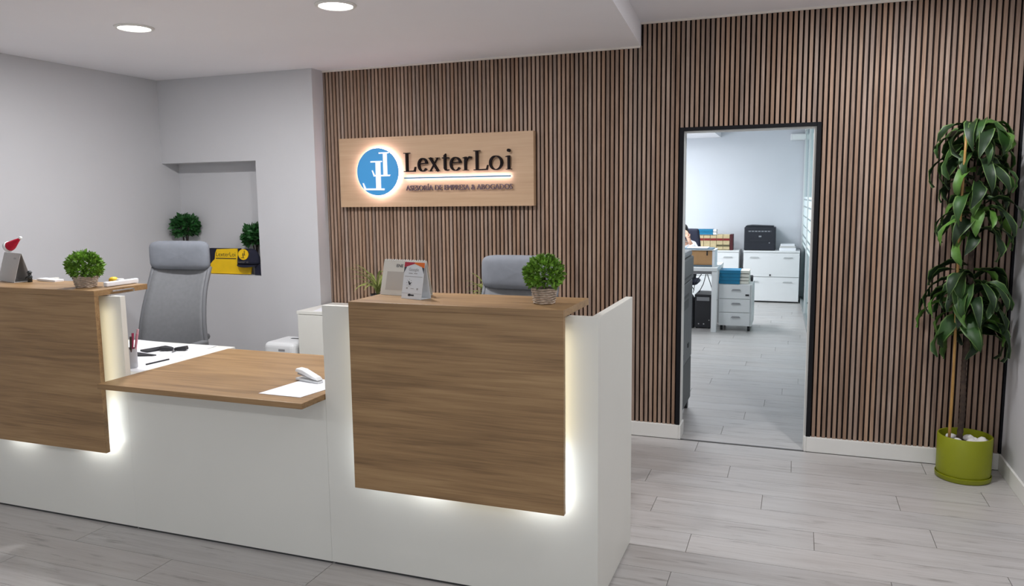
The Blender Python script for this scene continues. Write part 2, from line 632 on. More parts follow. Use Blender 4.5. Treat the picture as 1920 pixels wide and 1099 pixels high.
pbar(0, GL, -0.025, 0.025, 0, 0.06).build('bottom_rail', mat('rail_grey', (0.25, 0.27, 0.27, 1), 0.4), gp)
pbar(0, GL, -0.025, 0.025, 2.54, 2.60).build('top_rail', PFRAME, gp)
cuts = [0.0, 1.7, 3.45, GL]
for s in cuts:
    s0 = min(max(s - 0.02, 0), GL - 0.04)
    pbar(s0, s0 + 0.04, -0.025, 0.025, 0.06, 2.54).build('post', PFRAME, gp)
for a, b in zip(cuts[:-1], cuts[1:]):
    pn = pbar(a + 0.021, b - 0.021, -0.005, 0.005, 0.062, 2.538).build('glass_pane', GLASS, gp)
    for z0, z1 in ((0.86, 0.90), (0.93, 0.99), (1.02, 1.14), (1.16, 1.28), (1.30, 1.42), (1.44, 1.52), (1.54, 1.57)):
        pbar(a + 0.021, b - 0.021, 0.006, 0.008, z0, z1).build('frosted_stripe', FROST, pn)

# ------------------------------------------------------------------ recessed lamps
LAMPE = mat('lamp_diffuser', (1, 1, 1, 1), 0.5, emit=(1.0, 0.985, 0.96, 1), estr=14.0)


def downlight(x, y, z, label, r=0.086, w=LAMP_W):
    t = thing('ceiling_light', label, 'light', (x, y, z), group='recessed ceiling lights')
    MB().lathe([(r, 0), (r + 0.016, 0), (r + 0.014, -0.006), (r, -0.010), (r - 0.004, -0.006), (r - 0.004, 0.0)], n=40, close=False).build('trim_ring', TRIMW, t, smooth=True)
    MB().lathe([(r - 0.004, -0.0005), (r - 0.004, -0.004)], n=40).build('diffuser', LAMPE, t)
    ld = bpy.data.lights.new('downlight', 'AREA')
    ld.shape = 'DISK'
    ld.size = 2 * r - 0.02
    ld.energy = w
    ld.color = (0.965, 0.97, 1.0)
    lo = bpy.data.objects.new('downlight', ld)
    COL.objects.link(lo)
    lo.parent = t
    lo.location = (0, 0, -0.012)


downlight(-2.645, -1.645, HS, 'round recessed ceiling light nearest the left wall')
downlight(-1.363, -1.640, HS, 'round recessed ceiling light at the top edge above the low counter')
downlight(-2.65, -5.6, HS, 'added out-of-view recessed fill light over the entrance on the left', w=15.0)  # added behind the camera as fill for the counter front and floor
downlight(-0.75, -5.6, HS, 'added out-of-view recessed fill light over the middle of the entrance', w=15.0)  # second added entrance lamp, also only fill light
downlight(1.25, -0.95, HC, 'round recessed ceiling light in the raised ceiling before the slats', w=22.0)
downlight(1.15, -3.0, HC, 'added out-of-view recessed fill light in the raised ceiling halfway along the right wall', w=9.0)  # unseen lamp added to brighten the floor on the right
downlight(1.15, -5.4, HC, 'added out-of-view recessed fill light in the raised ceiling by the shop window', w=9.0)  # unseen lamp added for general light behind the camera

# ------------------------------------------------------------------ reception counter
YC, YP = -2.274, -2.349
ZT = 1.155
BT3 = 0.030
LEDW = mat('led_warm', (1, 1, 1, 1), 0.5, emit=(1.0, 0.92, 0.66, 1), estr=5.5)
LEDC = mat('led_cool', (1, 1, 1, 1), 0.5, emit=(0.86, 0.95, 1.0, 1), estr=11.0)
LEDB = mat('led_bottom', (1, 1, 1, 1), 0.5, emit=(0.90, 0.97, 1.0, 1), estr=24.0)
TOE = mat('dark_gap', (0.05, 0.05, 0.05, 1), 0.8)


def counter_unit(label, x0, x1, p0, p1, side, yback, segs):
    base = ((x0 + x1) / 2, YC + 0.3, 0)
    t = thing('reception_counter', label, 'counter', base, group='tall units of the reception counter')
    g = lambda: MB(base)
    g().box(x0, x1, YC, YC + BT3, 0.012, ZT).build('front_board', LAM, t, bevel=0.0006)
    g().box(x0 + 0.01, x1 - 0.01, YC + 0.008, YC + BT3, 0, 0.012).build('plinth', TOE, t)
    if side > 0:
        g().box(x1 - BT3, x1, YC + BT3, -1.645, 0.012, ZT).build('side_board', LAM, t, bevel=0.0015)
        g().box(x1 - BT3, x1 - 0.006, YC + BT3, -1.65, 0, 0.012).build('plinth', TOE, t)
    else:
        g().box(x0, x0 + BT3, YC + BT3, -1.645, 0.012, ZT).build('side_board', LAM, t, bevel=0.0015)
    wp = g().box(p0, p1, YP, YP + 0.025, 0.401, 1.160).build('wood_panel', OAK, t, bevel=0.0012)
    g().box(p0, p1, YP, yback, 1.1602, 1.188).build('wood_shelf', OAK, t, bevel=0.0012)
    for xx in (p0 + 0.15, p1 - 0.15):
        for zz in (0.55, 1.0):
            g().tube([(xx, YP + 0.025, zz), (xx, YC, zz)], 0.012, 10).build('spacer', CHROME, wp)
    s = 0.012
    yl = YP + 0.0255
    for xe in (p1 - 0.024, p0 + 0.024 - s):
        g().box(xe, xe + s, yl, yl + 0.004, 0.66, 1.10).build('led_strip', LEDW, wp)
        g().box(xe, xe + s, yl, yl + 0.004, 0.43, 0.655).build('led_strip', LEDC, wp)
    for a, b, m in segs:
        g().box(a, b, yl, yl + 0.004, 0.416, 0.428).build('led_strip', m, wp)
    return t, g


rc, g = counter_unit('tall right end of the reception counter with floating wood panel and white side', -1.083, 0.119, -0.905, 0.006, 1, -1.985, [(-0.88, -0.72, LEDC), (-0.68, -0.50, LEDB), (-0.49, -0.20, LEDW), (-0.18, -0.01, LEDB)])
lc, g2 = counter_unit('tall left unit of the reception counter, wood panel cut by the frame', -3.39, -2.205, -3.20, -2.283, -1, -2.03, [(-3.02, -2.84, LEDB), (-2.50, -2.30, LEDB)])
# bent wire bracket under the left shelf
g2().tube([(-2.275, -2.262, 1.157)] + [(-2.275, -2.13 + 0.008 * math.sin(a), 1.168 - 0.008 * math.cos(a)) for a in [k * PI / 8 for k in range(9)]] + [(-2.275, -2.25, 1.176)], 0.003, 6).build('wire_bracket', CHROME, lc)
# low middle part
base = (-1.64, -2.0, 0)
ml = thing('low_counter', 'low middle section of the reception counter with wooden top and white front', 'counter', base)
g = lambda: MB(base)
g().box(-2.2046, -1.0836, YC, YC + BT3, 0.012, 0.744).build('front_board', LAM, ml)
g().box(-2.2, -1.09, YC + 0.008, YC + BT3, 0, 0.012).build('plinth', TOE, ml)
g().box(-2.203, -1.0855, -2.44, -1.56, 0.745, 0.770).build('wood_top', OAK, ml, bevel=0.0015)
g().box(-1.12, -1.09, YC + BT3, -1.60, 0, 0.744).build('side_board', LAM, ml)

# white work desk behind the left unit
base = (-2.8, -1.85, 0)
wdk = thing('office_desk', 'white work desk behind the left counter under scattered papers', 'desk', base)
g = lambda: MB(base)
g().box(-3.34, -2.206, YC + BT3 + 0.002, -1.50, 0.741, 0.768).build('desk_top', LAM, wdk, bevel=0.002)
for xx in (-3.32, -2.27):
    g().box(xx, xx + 0.03, YC + BT3 + 0.02, -1.78, 0, 0.741).build('leg_panel', LAM, wdk)
DT = 0.7682


def sheet(name, label, pts, z, m=PAPER, th=0.0012, cat='paper', group=None):
    c = Vector((sum(p[0] for p in pts) / len(pts), sum(p[1] for p in pts) / len(pts), z))
    o = MB(c).prism(pts, lambda a, b, d: (a, b, d), z, z + th).build(name, m)
    return tag(o, label, cat, group)


def rect(cx, cy, w, d, a):
    c, s = math.cos(a), math.sin(a)
    return [(cx + x * c - y * s, cy + x * s + y * c) for x, y in ((-w / 2, -d / 2), (w / 2, -d / 2), (w / 2, d / 2), (-w / 2, d / 2))]


sheet('paper', 'large white paper sheet lying along the desk edge by the wooden top', rect(-2.42, -1.90, 0.38, 0.58, 0.04), DT)
sheet('paper', 'white paper sheet under the bunch of keys', rect(-2.52, -1.68, 0.42, 0.30, 0.10), DT + 0.0014)
sheet('paper', 'white paper sheet at the far back edge of the white desk', rect(-2.78, -1.66, 0.34, 0.28, -0.1), DT + 0.0028)
# folded corner and dark folder by the pen cup
sheet('notebook', 'thin black notebook lying beside the pen cup', [(-2.68, -1.815), (-2.435, -1.853), (-2.53, -1.895), (-2.70, -1.90)], DT + 0.0042, DARKPL, 0.006, 'notebook')
sheet('pen', 'dark strip standing in for the gap line at the near edge of the papers', rect(-2.30, -1.98, 0.008, 0.14, -0.1), DT + 0.0015, DARKPL, 0.007, 'pen')  # not a real pen: dark strip drawing the gap between papers and wood
ph = MB((-2.565, -1.725, DT)).obox((-2.565, -1.722, DT + 0.0092), (0.072, 0.15, 0.009), (0, 0, -0.28)).build('mobile_phone', DARKPL, bevel=0.002)
tag(ph, 'black mobile phone lying on papers left of the keys', 'phone')
# keys
kb = (-2.445, -1.70, DT + 0.0028)
ky = thing('keys', 'bunch of keys with black fobs on the white papers', 'keys', kb)
MB().tube([(0.022 * math.cos(a), 0.022 * math.sin(a), 0.003) for a in [k * 2 * PI / 16 for k in range(17)]], 0.0016, 6).build('key_ring', CHROME, ky)
for q, (a, c) in enumerate([(3.6, 0), (0.3, 0), (1.3, 1), (5.2, 1), (2.4, 1)]):
    dx, dy = math.cos(a), math.sin(a)
    if c == 0:
        MB().obox((dx * (0.052 - 0.022 * q), dy * (0.052 - 0.022 * q), 0.011), (0.068, 0.036, 0.022), (0, -0.15, a)).build('fob', DARKPL, ky, bevel=0.004)
    else:
        MB().obox((dx * 0.035, dy * 0.035, 0.004), (0.022, 0.022, 0.003), (0, 0, a)).obox((dx * 0.058, dy * 0.058, 0.004), (0.034, 0.008, 0.003), (0, 0, a)).build('key', CHROME, ky)
# pen cup
cb = (-2.338, -2.12, DT)
cup = thing('pen_cup', 'grey metal pen cup full of pens behind the left counter board', 'cup', cb)
MB().lathe([(0.0, 0.001), (0.034, 0.001), (0.036, 0.006), (0.036, 0.10), (0.033, 0.10), (0.033, 0.008), (0.0, 0.008)], n=28, close=False).build('cup_body', mat('cup_grey', (0.40, 0.40, 0.42, 1), 0.4), cup, smooth=True, angle=40)
PENC = [(0.30, 0.03, 0.06), (0.02, 0.01, 0.01), (0.62, 0.25, 0.33), (0.35, 0.02, 0.08), (0.75, 0.45, 0.52), (0.02, 0.01, 0.015), (0.05, 0.02, 0.02)]
for q, c in enumerate(PENC):
    a = (2.9, -1.2, 0.35, 1.9, 0.75, 3.6, -0.5)[q]
    pm = mat('pen_%s' % 'abcdefg'[q], c + (1,), 0.4)
    h = (0.185, 0.165, 0.175, 0.170, 0.195, 0.160, 0.165)[q]
    pe = MB(cb).tube([(cb[0] + 0.016 * math.cos(a), cb[1] + 0.016 * math.sin(a), DT + 0.009), (cb[0] + 0.046 * math.cos(a), cb[1] + 0.046 * math.sin(a), DT + h)], [0.005, 0.006], 8).build('pen', pm)
    tag(pe, ('dark red pen, leftmost in the grey cup', 'black pen in the grey cup, front one', 'pale pink pen at the right of the grey cup', 'crimson pen in the grey cup', 'light rose pen leaning out of the grey cup',
             'black pen leaning at the back of the grey cup', 'dark brown pen standing in the grey cup')[q], 'pen', 'pens in the grey cup')
# sheet and stapler on the wooden top
sheet('paper', 'white printed sheet under the stapler on the wooden low counter', [(-1.366, -2.356), (-1.149, -2.361), (-1.11, -2.13), (-1.12, -2.05), (-1.325, -2.05)], 0.7705)
sb = (-1.285, -2.10, 0.7718)
st = thing('stapler', 'white stapler resting on the sheet of the low counter', 'stapler', sb, -0.25)
MB().prism([(-0.075, 0), (0.075, 0), (0.075, 0.010), (-0.075, 0.012)], lambda a, b, d: (a, d, b), -0.018, 0.018).build('base', LAM2, st, bevel=0.003)
MB().prism([(-0.078, 0.040), (-0.070, 0.056), (-0.03, 0.054), (0.06, 0.026), (0.076, 0.012), (0.03, 0.018), (-0.03, 0.032)], lambda a, b, d: (a, d, b), -0.019, 0.019).build('arm', LAM2, st, bevel=0.005)
MB().prism([(-0.070, 0.028), (0.06, 0.012), (0.072, 0.012), (-0.06, 0.036)], lambda a, b, d: (a, d, b), -0.012, 0.012).build('magazine', GREYPL, st)

# ------------------------------------------------------------------ sign
sgb = (-1.6375, -0.05, 1.545)
sg = thing('company_sign', 'pale wooden company sign with backlit blue round logo on the slat wall', 'sign', sgb)
g = lambda: MB(sgb)
g().box(-2.395, -0.880, -0.05, -0.001, 1.545, 2.046).build('sign_board', SIGNWOOD, sg, bevel=0.001)
BLUE = mat('logo_blue', lin(58, 140, 196), 0.4, emit=lin(58, 140, 196), estr=0.25)
GLOW = mat('logo_backlight', (1, 1, 1, 1), 0.5, emit=(0.98, 0.84, 1.0, 1), estr=19.0)
LWHITE = mat('logo_white', (0.85, 0.85, 0.88, 1), 0.4, emit=(1.0, 0.96, 1.0, 1), estr=0.45)
LBLACK = mat('letter_black', (0.010, 0.006, 0.007, 1), 0.7, spec=0.15)
fn = lambda a, b, d: (a, d, b)
LX, LZ, LR = -2.057, 1.797, 0.169
circ = lambda r, n=56: [(LX + r * math.cos(2 * PI * k / n), LZ + r * math.sin(2 * PI * k / n)) for k in range(n)]
disc = g().prism(circ(LR), fn, -0.086, -0.076).build('logo_disc', BLUE, sg)
g().prism(circ(LR * 0.985), fn, -0.0755, -0.062).build('backlight', GLOW, disc)
# the two mirrored letters of the monogram; zoom coordinates of the photo's sign mapped to metres
mono = lambda pts: [(LX + (u - 484) * 0.000975, LZ - (v - 458) * 0.00084) for u, v in pts]
big = g()
big.prism(mono([(472, 372), (512, 372), (512, 606), (472, 606)]), fn, -0.092, -0.0862)
big.prism(mono([(430, 366), (526, 366), (526, 376), (430, 378)]), fn, -0.0921, -0.0862)
big.prism(mono([(378, 598), (542, 600), (540, 616), (372, 612)]), fn, -0.0922, -0.0862)
big.prism(mono([(358, 552), (366, 552), (384, 596), (392, 612), (372, 612)]), fn, -0.0923, -0.0862)
big.build('monogram_letter', LWHITE, disc)
sm = g()
sm.prism(mono([(536, 300), (568, 300), (568, 490), (536, 490)]), fn, -0.0915, -0.0862)
sm.prism(mono([(500, 294), (598, 294), (580, 304), (502, 306)]), fn, -0.0916, -0.0862)
sm.prism(mono([(456, 484), (594, 484), (588, 497), (452, 497)]), fn, -0.0917, -0.0862)
sm.prism(mono([(438, 444), (445, 444), (460, 478), (468, 497), (454, 497)]), fn, -0.0918, -0.0862)
sm.build('monogram_letter', LWHITE, disc)

# raised serif letters
CAP = 0.134
KX = 0.811 / 895


def ell(cx, cy, rx, ry, a0, a1, n, wthick, wthin, power=1.0):
    out = []
    for k in range(n + 1):
        a = a0 + (a1 - a0) * k / n
        c = abs(math.cos(a)) ** power
        out.append((cx + rx * math.cos(a), cy + ry * math.sin(a), wthin + (wthick - wthin) * c))
    return out


def letter(ch, u0, u1):
    """One letter in a box u0..u1 (photo zoom units), baseline 1.792."""
    X0 = -1.843 + (u0 - 705) * KX
    W = (u1 - u0) * KX
    H = CAP
    XH = H * 0.70
    q = g()
    f2 = lambda a, b, d: (X0 + a, d, 1.792 + b)
    D0, D1 = -0.082, -0.060
    e = [0]

    def P(poly):
        e[0] += 0.0001
        q.prism(poly, f2, D0 - e[0], D1)

    def S(pts):
        e[0] += 0.0001
        q.stroke(pts, f2, D0 - e[0], D1)
    t, s = 0.0075, 0.0028       # half stem, half hairline
    if ch == 'L':
        sx = W * 0.26
        P([(sx - t, 0), (sx + t, 0), (sx + t, H), (sx - t, H)])
        P([(sx - t - 0.016, H - 0.005), (sx + t + 0.016, H - 0.005), (sx + t + 0.016, H), (sx - t - 0.016, H)])
        P([(sx - t - 0.016, 0), (W - 0.006, 0), (W - 0.008, 0.009), (sx - t - 0.016, 0.005)])
        P([(W - 0.022, 0), (W - 0.006, 0), (W, 0.034), (W - 0.005, 0.034), (W - 0.012, 0.012)])
    elif ch == 'e':
        cx, cy, rx, ry = W / 2, XH / 2, W / 2 - 0.005, XH / 2 - 0.002
        S(ell(cx, cy, rx, ry, 0.15, 2 * PI - 0.62, 26, t, s))
        P([(0.012, cy + 0.004), (W - 0.006, cy + 0.010), (W - 0.006, cy + 0.015), (0.012, cy + 0.010)])
    elif ch == 'o':
        S(ell(W / 2, XH / 2, W / 2 - 0.006, XH / 2 - 0.001, 0, 2 * PI + 0.1, 30, t, s))
    elif ch == 'x':
        S([(0.012, XH, t * 0.95), (W - 0.012, 0, t * 0.95)])
        S([(W - 0.014, XH, s), (0.012, 0, s)])
        for a0, a1, b in ((0, 0.034, XH), (W - 0.032, W, XH), (0, 0.030, 0.004), (W - 0.034, W, 0.004)):
            P([(a0, b - 0.004), (a1, b - 0.004), (a1, b), (a0, b)])
    elif ch == 't':
        sx = W * 0.40
        P([(sx - t, 0.018), (sx + t, 0.018), (sx + t, XH * 1.28), (sx - t, XH * 1.14)])
        P([(0, XH - 0.007), (W, XH - 0.007), (W, XH), (0, XH)])
        S([(sx, 0.020, t), (sx + 0.006, 0.008, t * 0.8), (sx + 0.016, 0.003, s * 1.2), (W, 0.008, s)])
    elif ch == 'r':
        sx = W * 0.30
        P([(sx - t, 0), (sx + t, 0), (sx + t, XH), (sx - t, XH - 0.006)])
        P([(sx - 0.020, 0), (sx + 0.022, 0), (sx + 0.022, 0.004), (sx - 0.020, 0.004)])
        P([(sx - 0.020, XH - 0.010), (sx, XH - 0.006), (sx, XH), (sx - 0.020, XH - 0.006)])
        S([(sx + t - 0.002, XH * 0.66, s), (sx + 0.016, XH * 0.88, s * 1.3), (W - 0.016, XH * 0.97, t * 0.8), (W - 0.002, XH * 0.93, t * 0.9)])
    elif ch == 'i':
        sx = W * 0.55
        P([(sx - t, 0), (sx + t, 0), (sx + t, XH), (sx - t, XH - 0.006)])
        P([(sx - 0.020, 0), (sx + 0.020, 0), (sx + 0.020, 0.004), (sx - 0.020, 0.004)])
        P([(sx - 0.022, XH - 0.010), (sx, XH - 0.006), (sx, XH), (sx - 0.022, XH - 0.006)])
        P([(sx + 0.011 * math.cos(k * PI / 7), XH + 0.034 + 0.011 * math.sin(k * PI / 7)) for k in range(14)])
    return q.build('letter', LBLACK, sg)


for c, a, b in (('L', 700, 803), ('e', 825, 905), ('x', 915, 1010), ('t', 1033, 1088), ('e', 1100, 1190), ('r', 1205, 1280),
                ('L', 1290, 1414), ('o', 1425, 1530), ('i', 1555, 1602)):
    letter(c, a, b)
bar = g().box(-1.845, -1.036, -0.082, -0.071, 1.7435, 1.7535).build('underline', mat('line_blue', lin(84, 140, 176), 0.4), sg)
g().box(-1.842, -1.039, -0.0708, -0.063, 1.7445, 1.7525).build('backlight', mat('line_backlight', (1, 1, 1, 1), 0.5, emit=(0.98, 0.86, 1.0, 1), estr=19.0), bar)
tm = text_mesh('ASESORÍA DE EMPRESA & ABOGADOS', 0.811, 0.046, 0.014, mat('small_letter', (0.16, 0.11, 0.13, 1), 0.4), 'small_lettering')
inst('small_lettering', tm, sg, (-1.838 - sgb[0], -0.060 - sgb[1], 1.660 - sgb[2]))

# ------------------------------------------------------------------ chairs
CH_FAB = mat('chair_fabric', (0.22, 0.235, 0.265, 1), 0.8, var=0.04, scale=30, bump=0.25, bscale=500)
CH_MESH = mat('chair_mesh', (0.22, 0.225, 0.235, 1), 0.75, var=0.05, scale=40, bump=0.3, bscale=700)
CH_FRAME = mat('chair_frame', (0.16, 0.165, 0.175, 1), 0.5)


def swivel_chair(label, loc, rz, group, zoff=0.0):
    """Faces -y; seat 0.48, top of the headrest about 1.33."""
    t = thing('office_chair', label, 'chair', loc, rz, group)
    # five-star base
    for k in range(5):
        a = 2 * PI * k / 5 + 0.3
        d = Vector((math.cos(a), math.sin(a), 0))
        MB().tube([d * 0.03 + Vector((0, 0, 0.11)), d * 0.17 + Vector((0, 0, 0.095)), d * 0.31 + Vector((0, 0, 0.072))], [0.024, 0.02, 0.015], 8).build('leg', CH_FRAME, t)
        w = d * 0.31
        s = Vector((-d.y, d.x, 0))
        MB().tube([w + s * 0.016 + Vector((0, 0, 0.03)), w - s * 0.016 + Vector((0, 0, 0.03))], 0.03, 14).build('caster', DARKPL, t)
    MB().tube([(0, 0, 0.09), (0, 0, 0.30), (0, 0, 0.301), (0, 0, 0.42 + zoff)], [0.032, 0.032, 0.02, 0.02], 14).build('gas_column', DARKPL, t)
    z0 = zoff

    def seat(u, v):
        a = u * 2 - 1
        b = v * 2 - 1
        w = 0.255 - 0.02 * b
        return (a * w, b * 0.25 - 0.0, 0.455 + z0 + 0.02 * a * a - 0.025 * max(0, -b - 0.6))
    MB().grid(seat, 10, 10).build('seat', CH_FAB, t, smooth=True, solid=0.06, sub=1)
    # back: a curved panel, narrower at the top, leaning back

    def half_w(h):          # h 0..1 from seat to under the headrest
        return 0.262 - 0.046 * min(1, max(0, (h - 0.12) / 0.65)) ** 0.9 - 0.01 * max(0, 0.1 - h) * 10

    def back(u, v):
        a = u * 2 - 1
        hw = half_w(v)
        z = 0.50 + z0 + 0.62 * v
        y = 0.215 + 0.085 * v + 0.05 * v * v - 0.035 * math.sin(v * PI) - 0.05 * (1 - a * a) * 0 + 0.045 * (1 - a * a)
        return (a * hw, y, z)
    MB().grid(back, 12, 18).build('backrest', CH_MESH, t, smooth=True, solid=0.010)
    for s in (-1, 1):
        pts = [Vector(back(0.5 + s * 0.5, k / 12)) + Vector((s * 0.004, 0.006, 0)) for k in range(13)]
        MB().tube(pts, 0.014, 8).build('back_frame', CH_FRAME, t, smooth=True)
    lum = [Vector(back(0.5 + q * 0.5, 0.27)) + Vector((0, 0.03, 0)) for q in [k / 5 - 1 for k in range(11)]]
    MB().tube(lum, 0.022, 8).build('lumbar_bar', CH_FRAME, t, smooth=True)
    top = Vector(back(0.5, 1.0))

    # headrest: rounded slab
    hr = MB()
    hw, hh, hd = 0.233, 0.098, 0.045
    n, rr = 28, 14
    vs, fs = [], []
    for j in range(rr + 1):
        ph = -PI / 2 + PI * j / rr
        for k in range(n):
            th = 2 * PI * k / n
            cx = math.copysign(abs(math.cos(th)) ** 0.28, math.cos(th)) * math.cos(ph) ** 0.5
            cz = math.copysign(abs(math.sin(th)) ** 0.38, math.sin(th)) * math.cos(ph) ** 0.5
            vs.append((cx * hw, top.y - 0.035 + math.sin(ph) * hd + 0.03 * (1 - cx * cx) - 0.02, top.z + 0.075 + cz * hh + 0.0))
    for j in range(rr):
        for k in range(n):
            k2 = (k + 1) % n
            fs.append((j * n + k, j * n + k2, (j + 1) * n + k2, (j + 1) * n + k))
    hr.add(vs, fs)
    hr.build('headrest', CH_FAB, t, smooth=True)
    MB().tube([(0, 0.06, 0.40 + z0), (0, 0.26, 0.41 + z0), (0, 0.315, 0.55 + z0), (0, top.y + 0.03, top.z - 0.05)], [0.03, 0.028, 0.024, 0.018], 10).build('back_spine', CH_FRAME, t, smooth=True)
    for s in (-1, 1):
        MB().tube([(s * 0.26, 0.02, 0.43 + z0), (s * 0.315, 0.02, 0.45 + z0), (s * 0.32, 0.03, 0.645 + z0)], 0.013, 8).build('arm_post', CH_FRAME, t)
        MB().obox((s * 0.32, 0.0, 0.655 + z0), (0.055, 0.26, 0.025)).build('arm_pad', CH_FRAME, t, bevel=0.01)
    return t


swivel_chair('grey mesh office chair with padded headrest standing behind the papers', (-3.06, -1.29, 0), 0.10, 'grey high-back office chairs', 0.045)
swivel_chair('grey office chair half hidden behind the right wooden shelf', (-0.68, -1.30, 0), -0.05, 'grey high-back office chairs', -0.015)

# ------------------------------------------------------------------ small plants
LEAF_A = mat('box_leaf', lin(108, 150, 46), 0.5, var=0.6, scale=40)
LEAF_D = mat('dark_leaf', lin(34, 84, 34), 0.55, var=0.4, scale=40)
WICKER = mat('wicker', lin(186, 168, 150), 0.75, var=0.35, scale=60)
SOIL = mat('soil', lin(50, 38, 30), 0.95, var=0.3, scale=60)


def foliage(cx, cy, cz, r, n, size, seed, squash=1.0, inner=0.55, ymax=None, xmin=None):
    rnd = random.Random(seed)
    b = MB()
    for _ in range(n):
        z = rnd.uniform(-0.75, 1)
        a = rnd.uniform(0, 2 * PI)
        s = math.sqrt(1 - z * z)
        d = Vector((s * math.cos(a), s * math.sin(a), z))
        rr = r * (inner + (1 - inner) * rnd.random() ** 0.45)
        c = Vector((cx, cy, cz)) + Vector((d.x * rr, d.y * rr, d.z * rr * squash))
        out = (d + Vector((rnd.uniform(-.8, .8), rnd.uniform(-.8, .8), rnd.uniform(-.5, .9)))).normalized()
        side = out.cross(Vector((rnd.uniform(-1, 1), rnd.uniform(-1, 1), rnd.uniform(-1, 1)))).normalized()
        up = side.cross(out)
        L = size * rnd.uniform(0.75, 1.25)
        w = L * 0.30
        b.add([c, c + out * L * 0.45 + side * w + up * 0.08 * L, c + out * L - up * 0.12 * L, c + out * L * 0.45 - side * w + up * 0.08 * L, c + out * L * 0.5 - up * 0.02 * L],
              [(0, 1, 4), (1, 2, 4), (2, 3, 4), (3, 0, 4)])
    for v in b.v:
        if ymax is not None and v.y > ymax:
            v.y = ymax - 0.25 * (v.y - ymax)
        if xmin is not None and v.x < xmin:
            v.x = xmin + 0.25 * (xmin - v.x)
    return b


def basket_plant(label, loc, r, rb, rt, h, seed, group, zc, leafsize=0.022, squash=0.85):
    t = thing('potted_plant', label, 'plant', loc, group=group)
    bk = MB().lathe([(rb * 0.9, 0), (rb, 0.002), (rt, h), (rt - 0.006, h), (rb - 0.004, 0.01)], n=28, close=False).lathe([(rb * 0.9, 0.0), (rb * 0.9, 0.001)], n=28).build('basket', WICKER, t, smooth=True)
    MB().lathe([(rt - 0.007, h - 0.008), (rt - 0.007, h - 0.006)], n=20).build('soil', SOIL, t)
    nr = 7
    for k in range(nr):
        z = h * (k + 0.5) / nr
        rr = rb + (rt - rb) * z / h + 0.001
        MB().tube([((rr + 0.0022 * math.cos(12 * a + k * PI)) * math.cos(a), (rr + 0.0022 * math.cos(12 * a + k * PI)) * math.sin(a), z + 0.0015 * math.sin(5 * a + k)) for a in [q * 2 * PI / 48 for q in range(49)]], h / nr * 0.42, 5, caps=False).build('weave', WICKER, bk, smooth=True)
    fo = foliage(0, 0, zc, r, 1100, leafsize, seed, squash).build('foliage', LEAF_A, t)
    fo['kind'] = 'stuff'
    MB().tube([(0, 0, h - 0.01), (0.003, 0, zc)], [0.006, 0.003], 6).build('stem', SOIL, t)
    return t


SH = 1.1885
basket_plant('round green topiary in a wicker basket on the left wooden shelf', (-2.46, -2.235, SH), 0.074, 0.042, 0.055, 0.055, 3, 'topiary plants in wicker baskets', 0.104)
basket_plant('round green topiary in a wicker basket on the right wooden shelf', (-0.118, -2.19, SH), 0.069, 0.038, 0.047, 0.062, 5, 'topiary plants in wicker baskets', 0.116, squash=0.93)

# ------------------------------------------------------------------ things on the right shelf
RED = mat('print_red', lin(176, 38, 62), 0.6)
ORG = mat('print_orange', lin(226, 112, 38), 0.6)


def easel(name, label, cat, p0, p1, h, depth, m, top=0.92):
    """A folded card standing as a tent: front foot from p0 to p1, leaning back."""
    p0, p1 = Vector(p0), Vector(p1)
    d = p1 - p0
    W = d.length
    t = thing(name, label, cat, (p0.x, p0.y, SH), math.atan2(d.y, d.x))
    lean = depth * 0.5
    th = 0.0015
    MB().prism([(0, 0), (th, 0), (lean + th, h), (lean, h)], lambda a, b, dd: (dd, a, b), 0, W).build('front_leaf', m, t)
    MB().prism([(depth, 0), (depth + th, 0), (lean + 2.2 * th, h), (lean + 1.2 * th, h)], lambda a, b, dd: (dd, a, b), 0, W).build('back_leaf', m, t)
    MB().box(0, W, 0.0, depth, 0.0005, 0.0015).build('foot_leaf', m, t)

    def face(x0, x1, z0, z1, lift=0.0004):
        """A printed patch on the front leaf."""
        f = lambda x, z: (x, z / h * lean - lift, z)
        return [f(x0, z0), f(x1, z0), f(x1, z1), f(x0, z1)], f
    return t, W, lean, face


def patch(t, face, x0, x1, z0, z1, m, name='print', lift=0.0006):
    vs, f = face(x0, x1, z0, z1, lift)
    vs2 = [(a, b + lift * 0.8, c) for a, b, c in vs]
    MB().add(vs + vs2, [(0, 1, 2, 3), (7, 6, 5, 4), (0, 4, 5, 1), (1, 5, 6, 2), (2, 6, 7, 3), (3, 7, 4, 0)]).build(name, m, t)


def shear_text(t, s, x, z, w, hh, m, h, lean, name='lettering', bold=0.0, lift=0.001):
    me = text_mesh(s, w, hh, 0.0, m, name, bold)
    for v in me.vertices:
        v.co.x += x
        v.co.z += z
        v.co.y = v.co.z / h * lean - lift
    return inst(name, me, t)


t, W, lean, face = easel('desk_calendar', 'cream desk calendar standing behind the white review card', 'calendar', (-0.895, -2.108, 0), (-0.672, -2.146, 0), 0.150, 0.075, CREAM)
patch(t, face, 0.025, W - 0.02, 0.022, 0.100, mat('calendar_grid', (0.52, 0.48, 0.43, 1), 0.7), 'date_grid')
shear_text(t, 'ENE 20', 0.072, 0.119, 0.062, 0.013, INK, 0.150, lean, bold=0.01)
for k in range(18):
    MB().tube([(0.012 + k * (W - 0.024) / 17, lean - 0.004, 0.146), (0.012 + k * (W - 0.024) / 17, lean, 0.153), (0.012 + k * (W - 0.024) / 17, lean + 0.007, 0.146)], 0.0012, 5).build('wire_loop', LAM2, t)

CARDW = mat('card_white', (0.72, 0.74, 0.76, 1), 0.6)
H = 0.150
t, W, lean, face = easel('review_card', 'white review card with red and orange header on the right shelf', 'card', (-0.742, -2.200, 0), (-0.634, -2.232, 0), H, 0.06, CARDW)


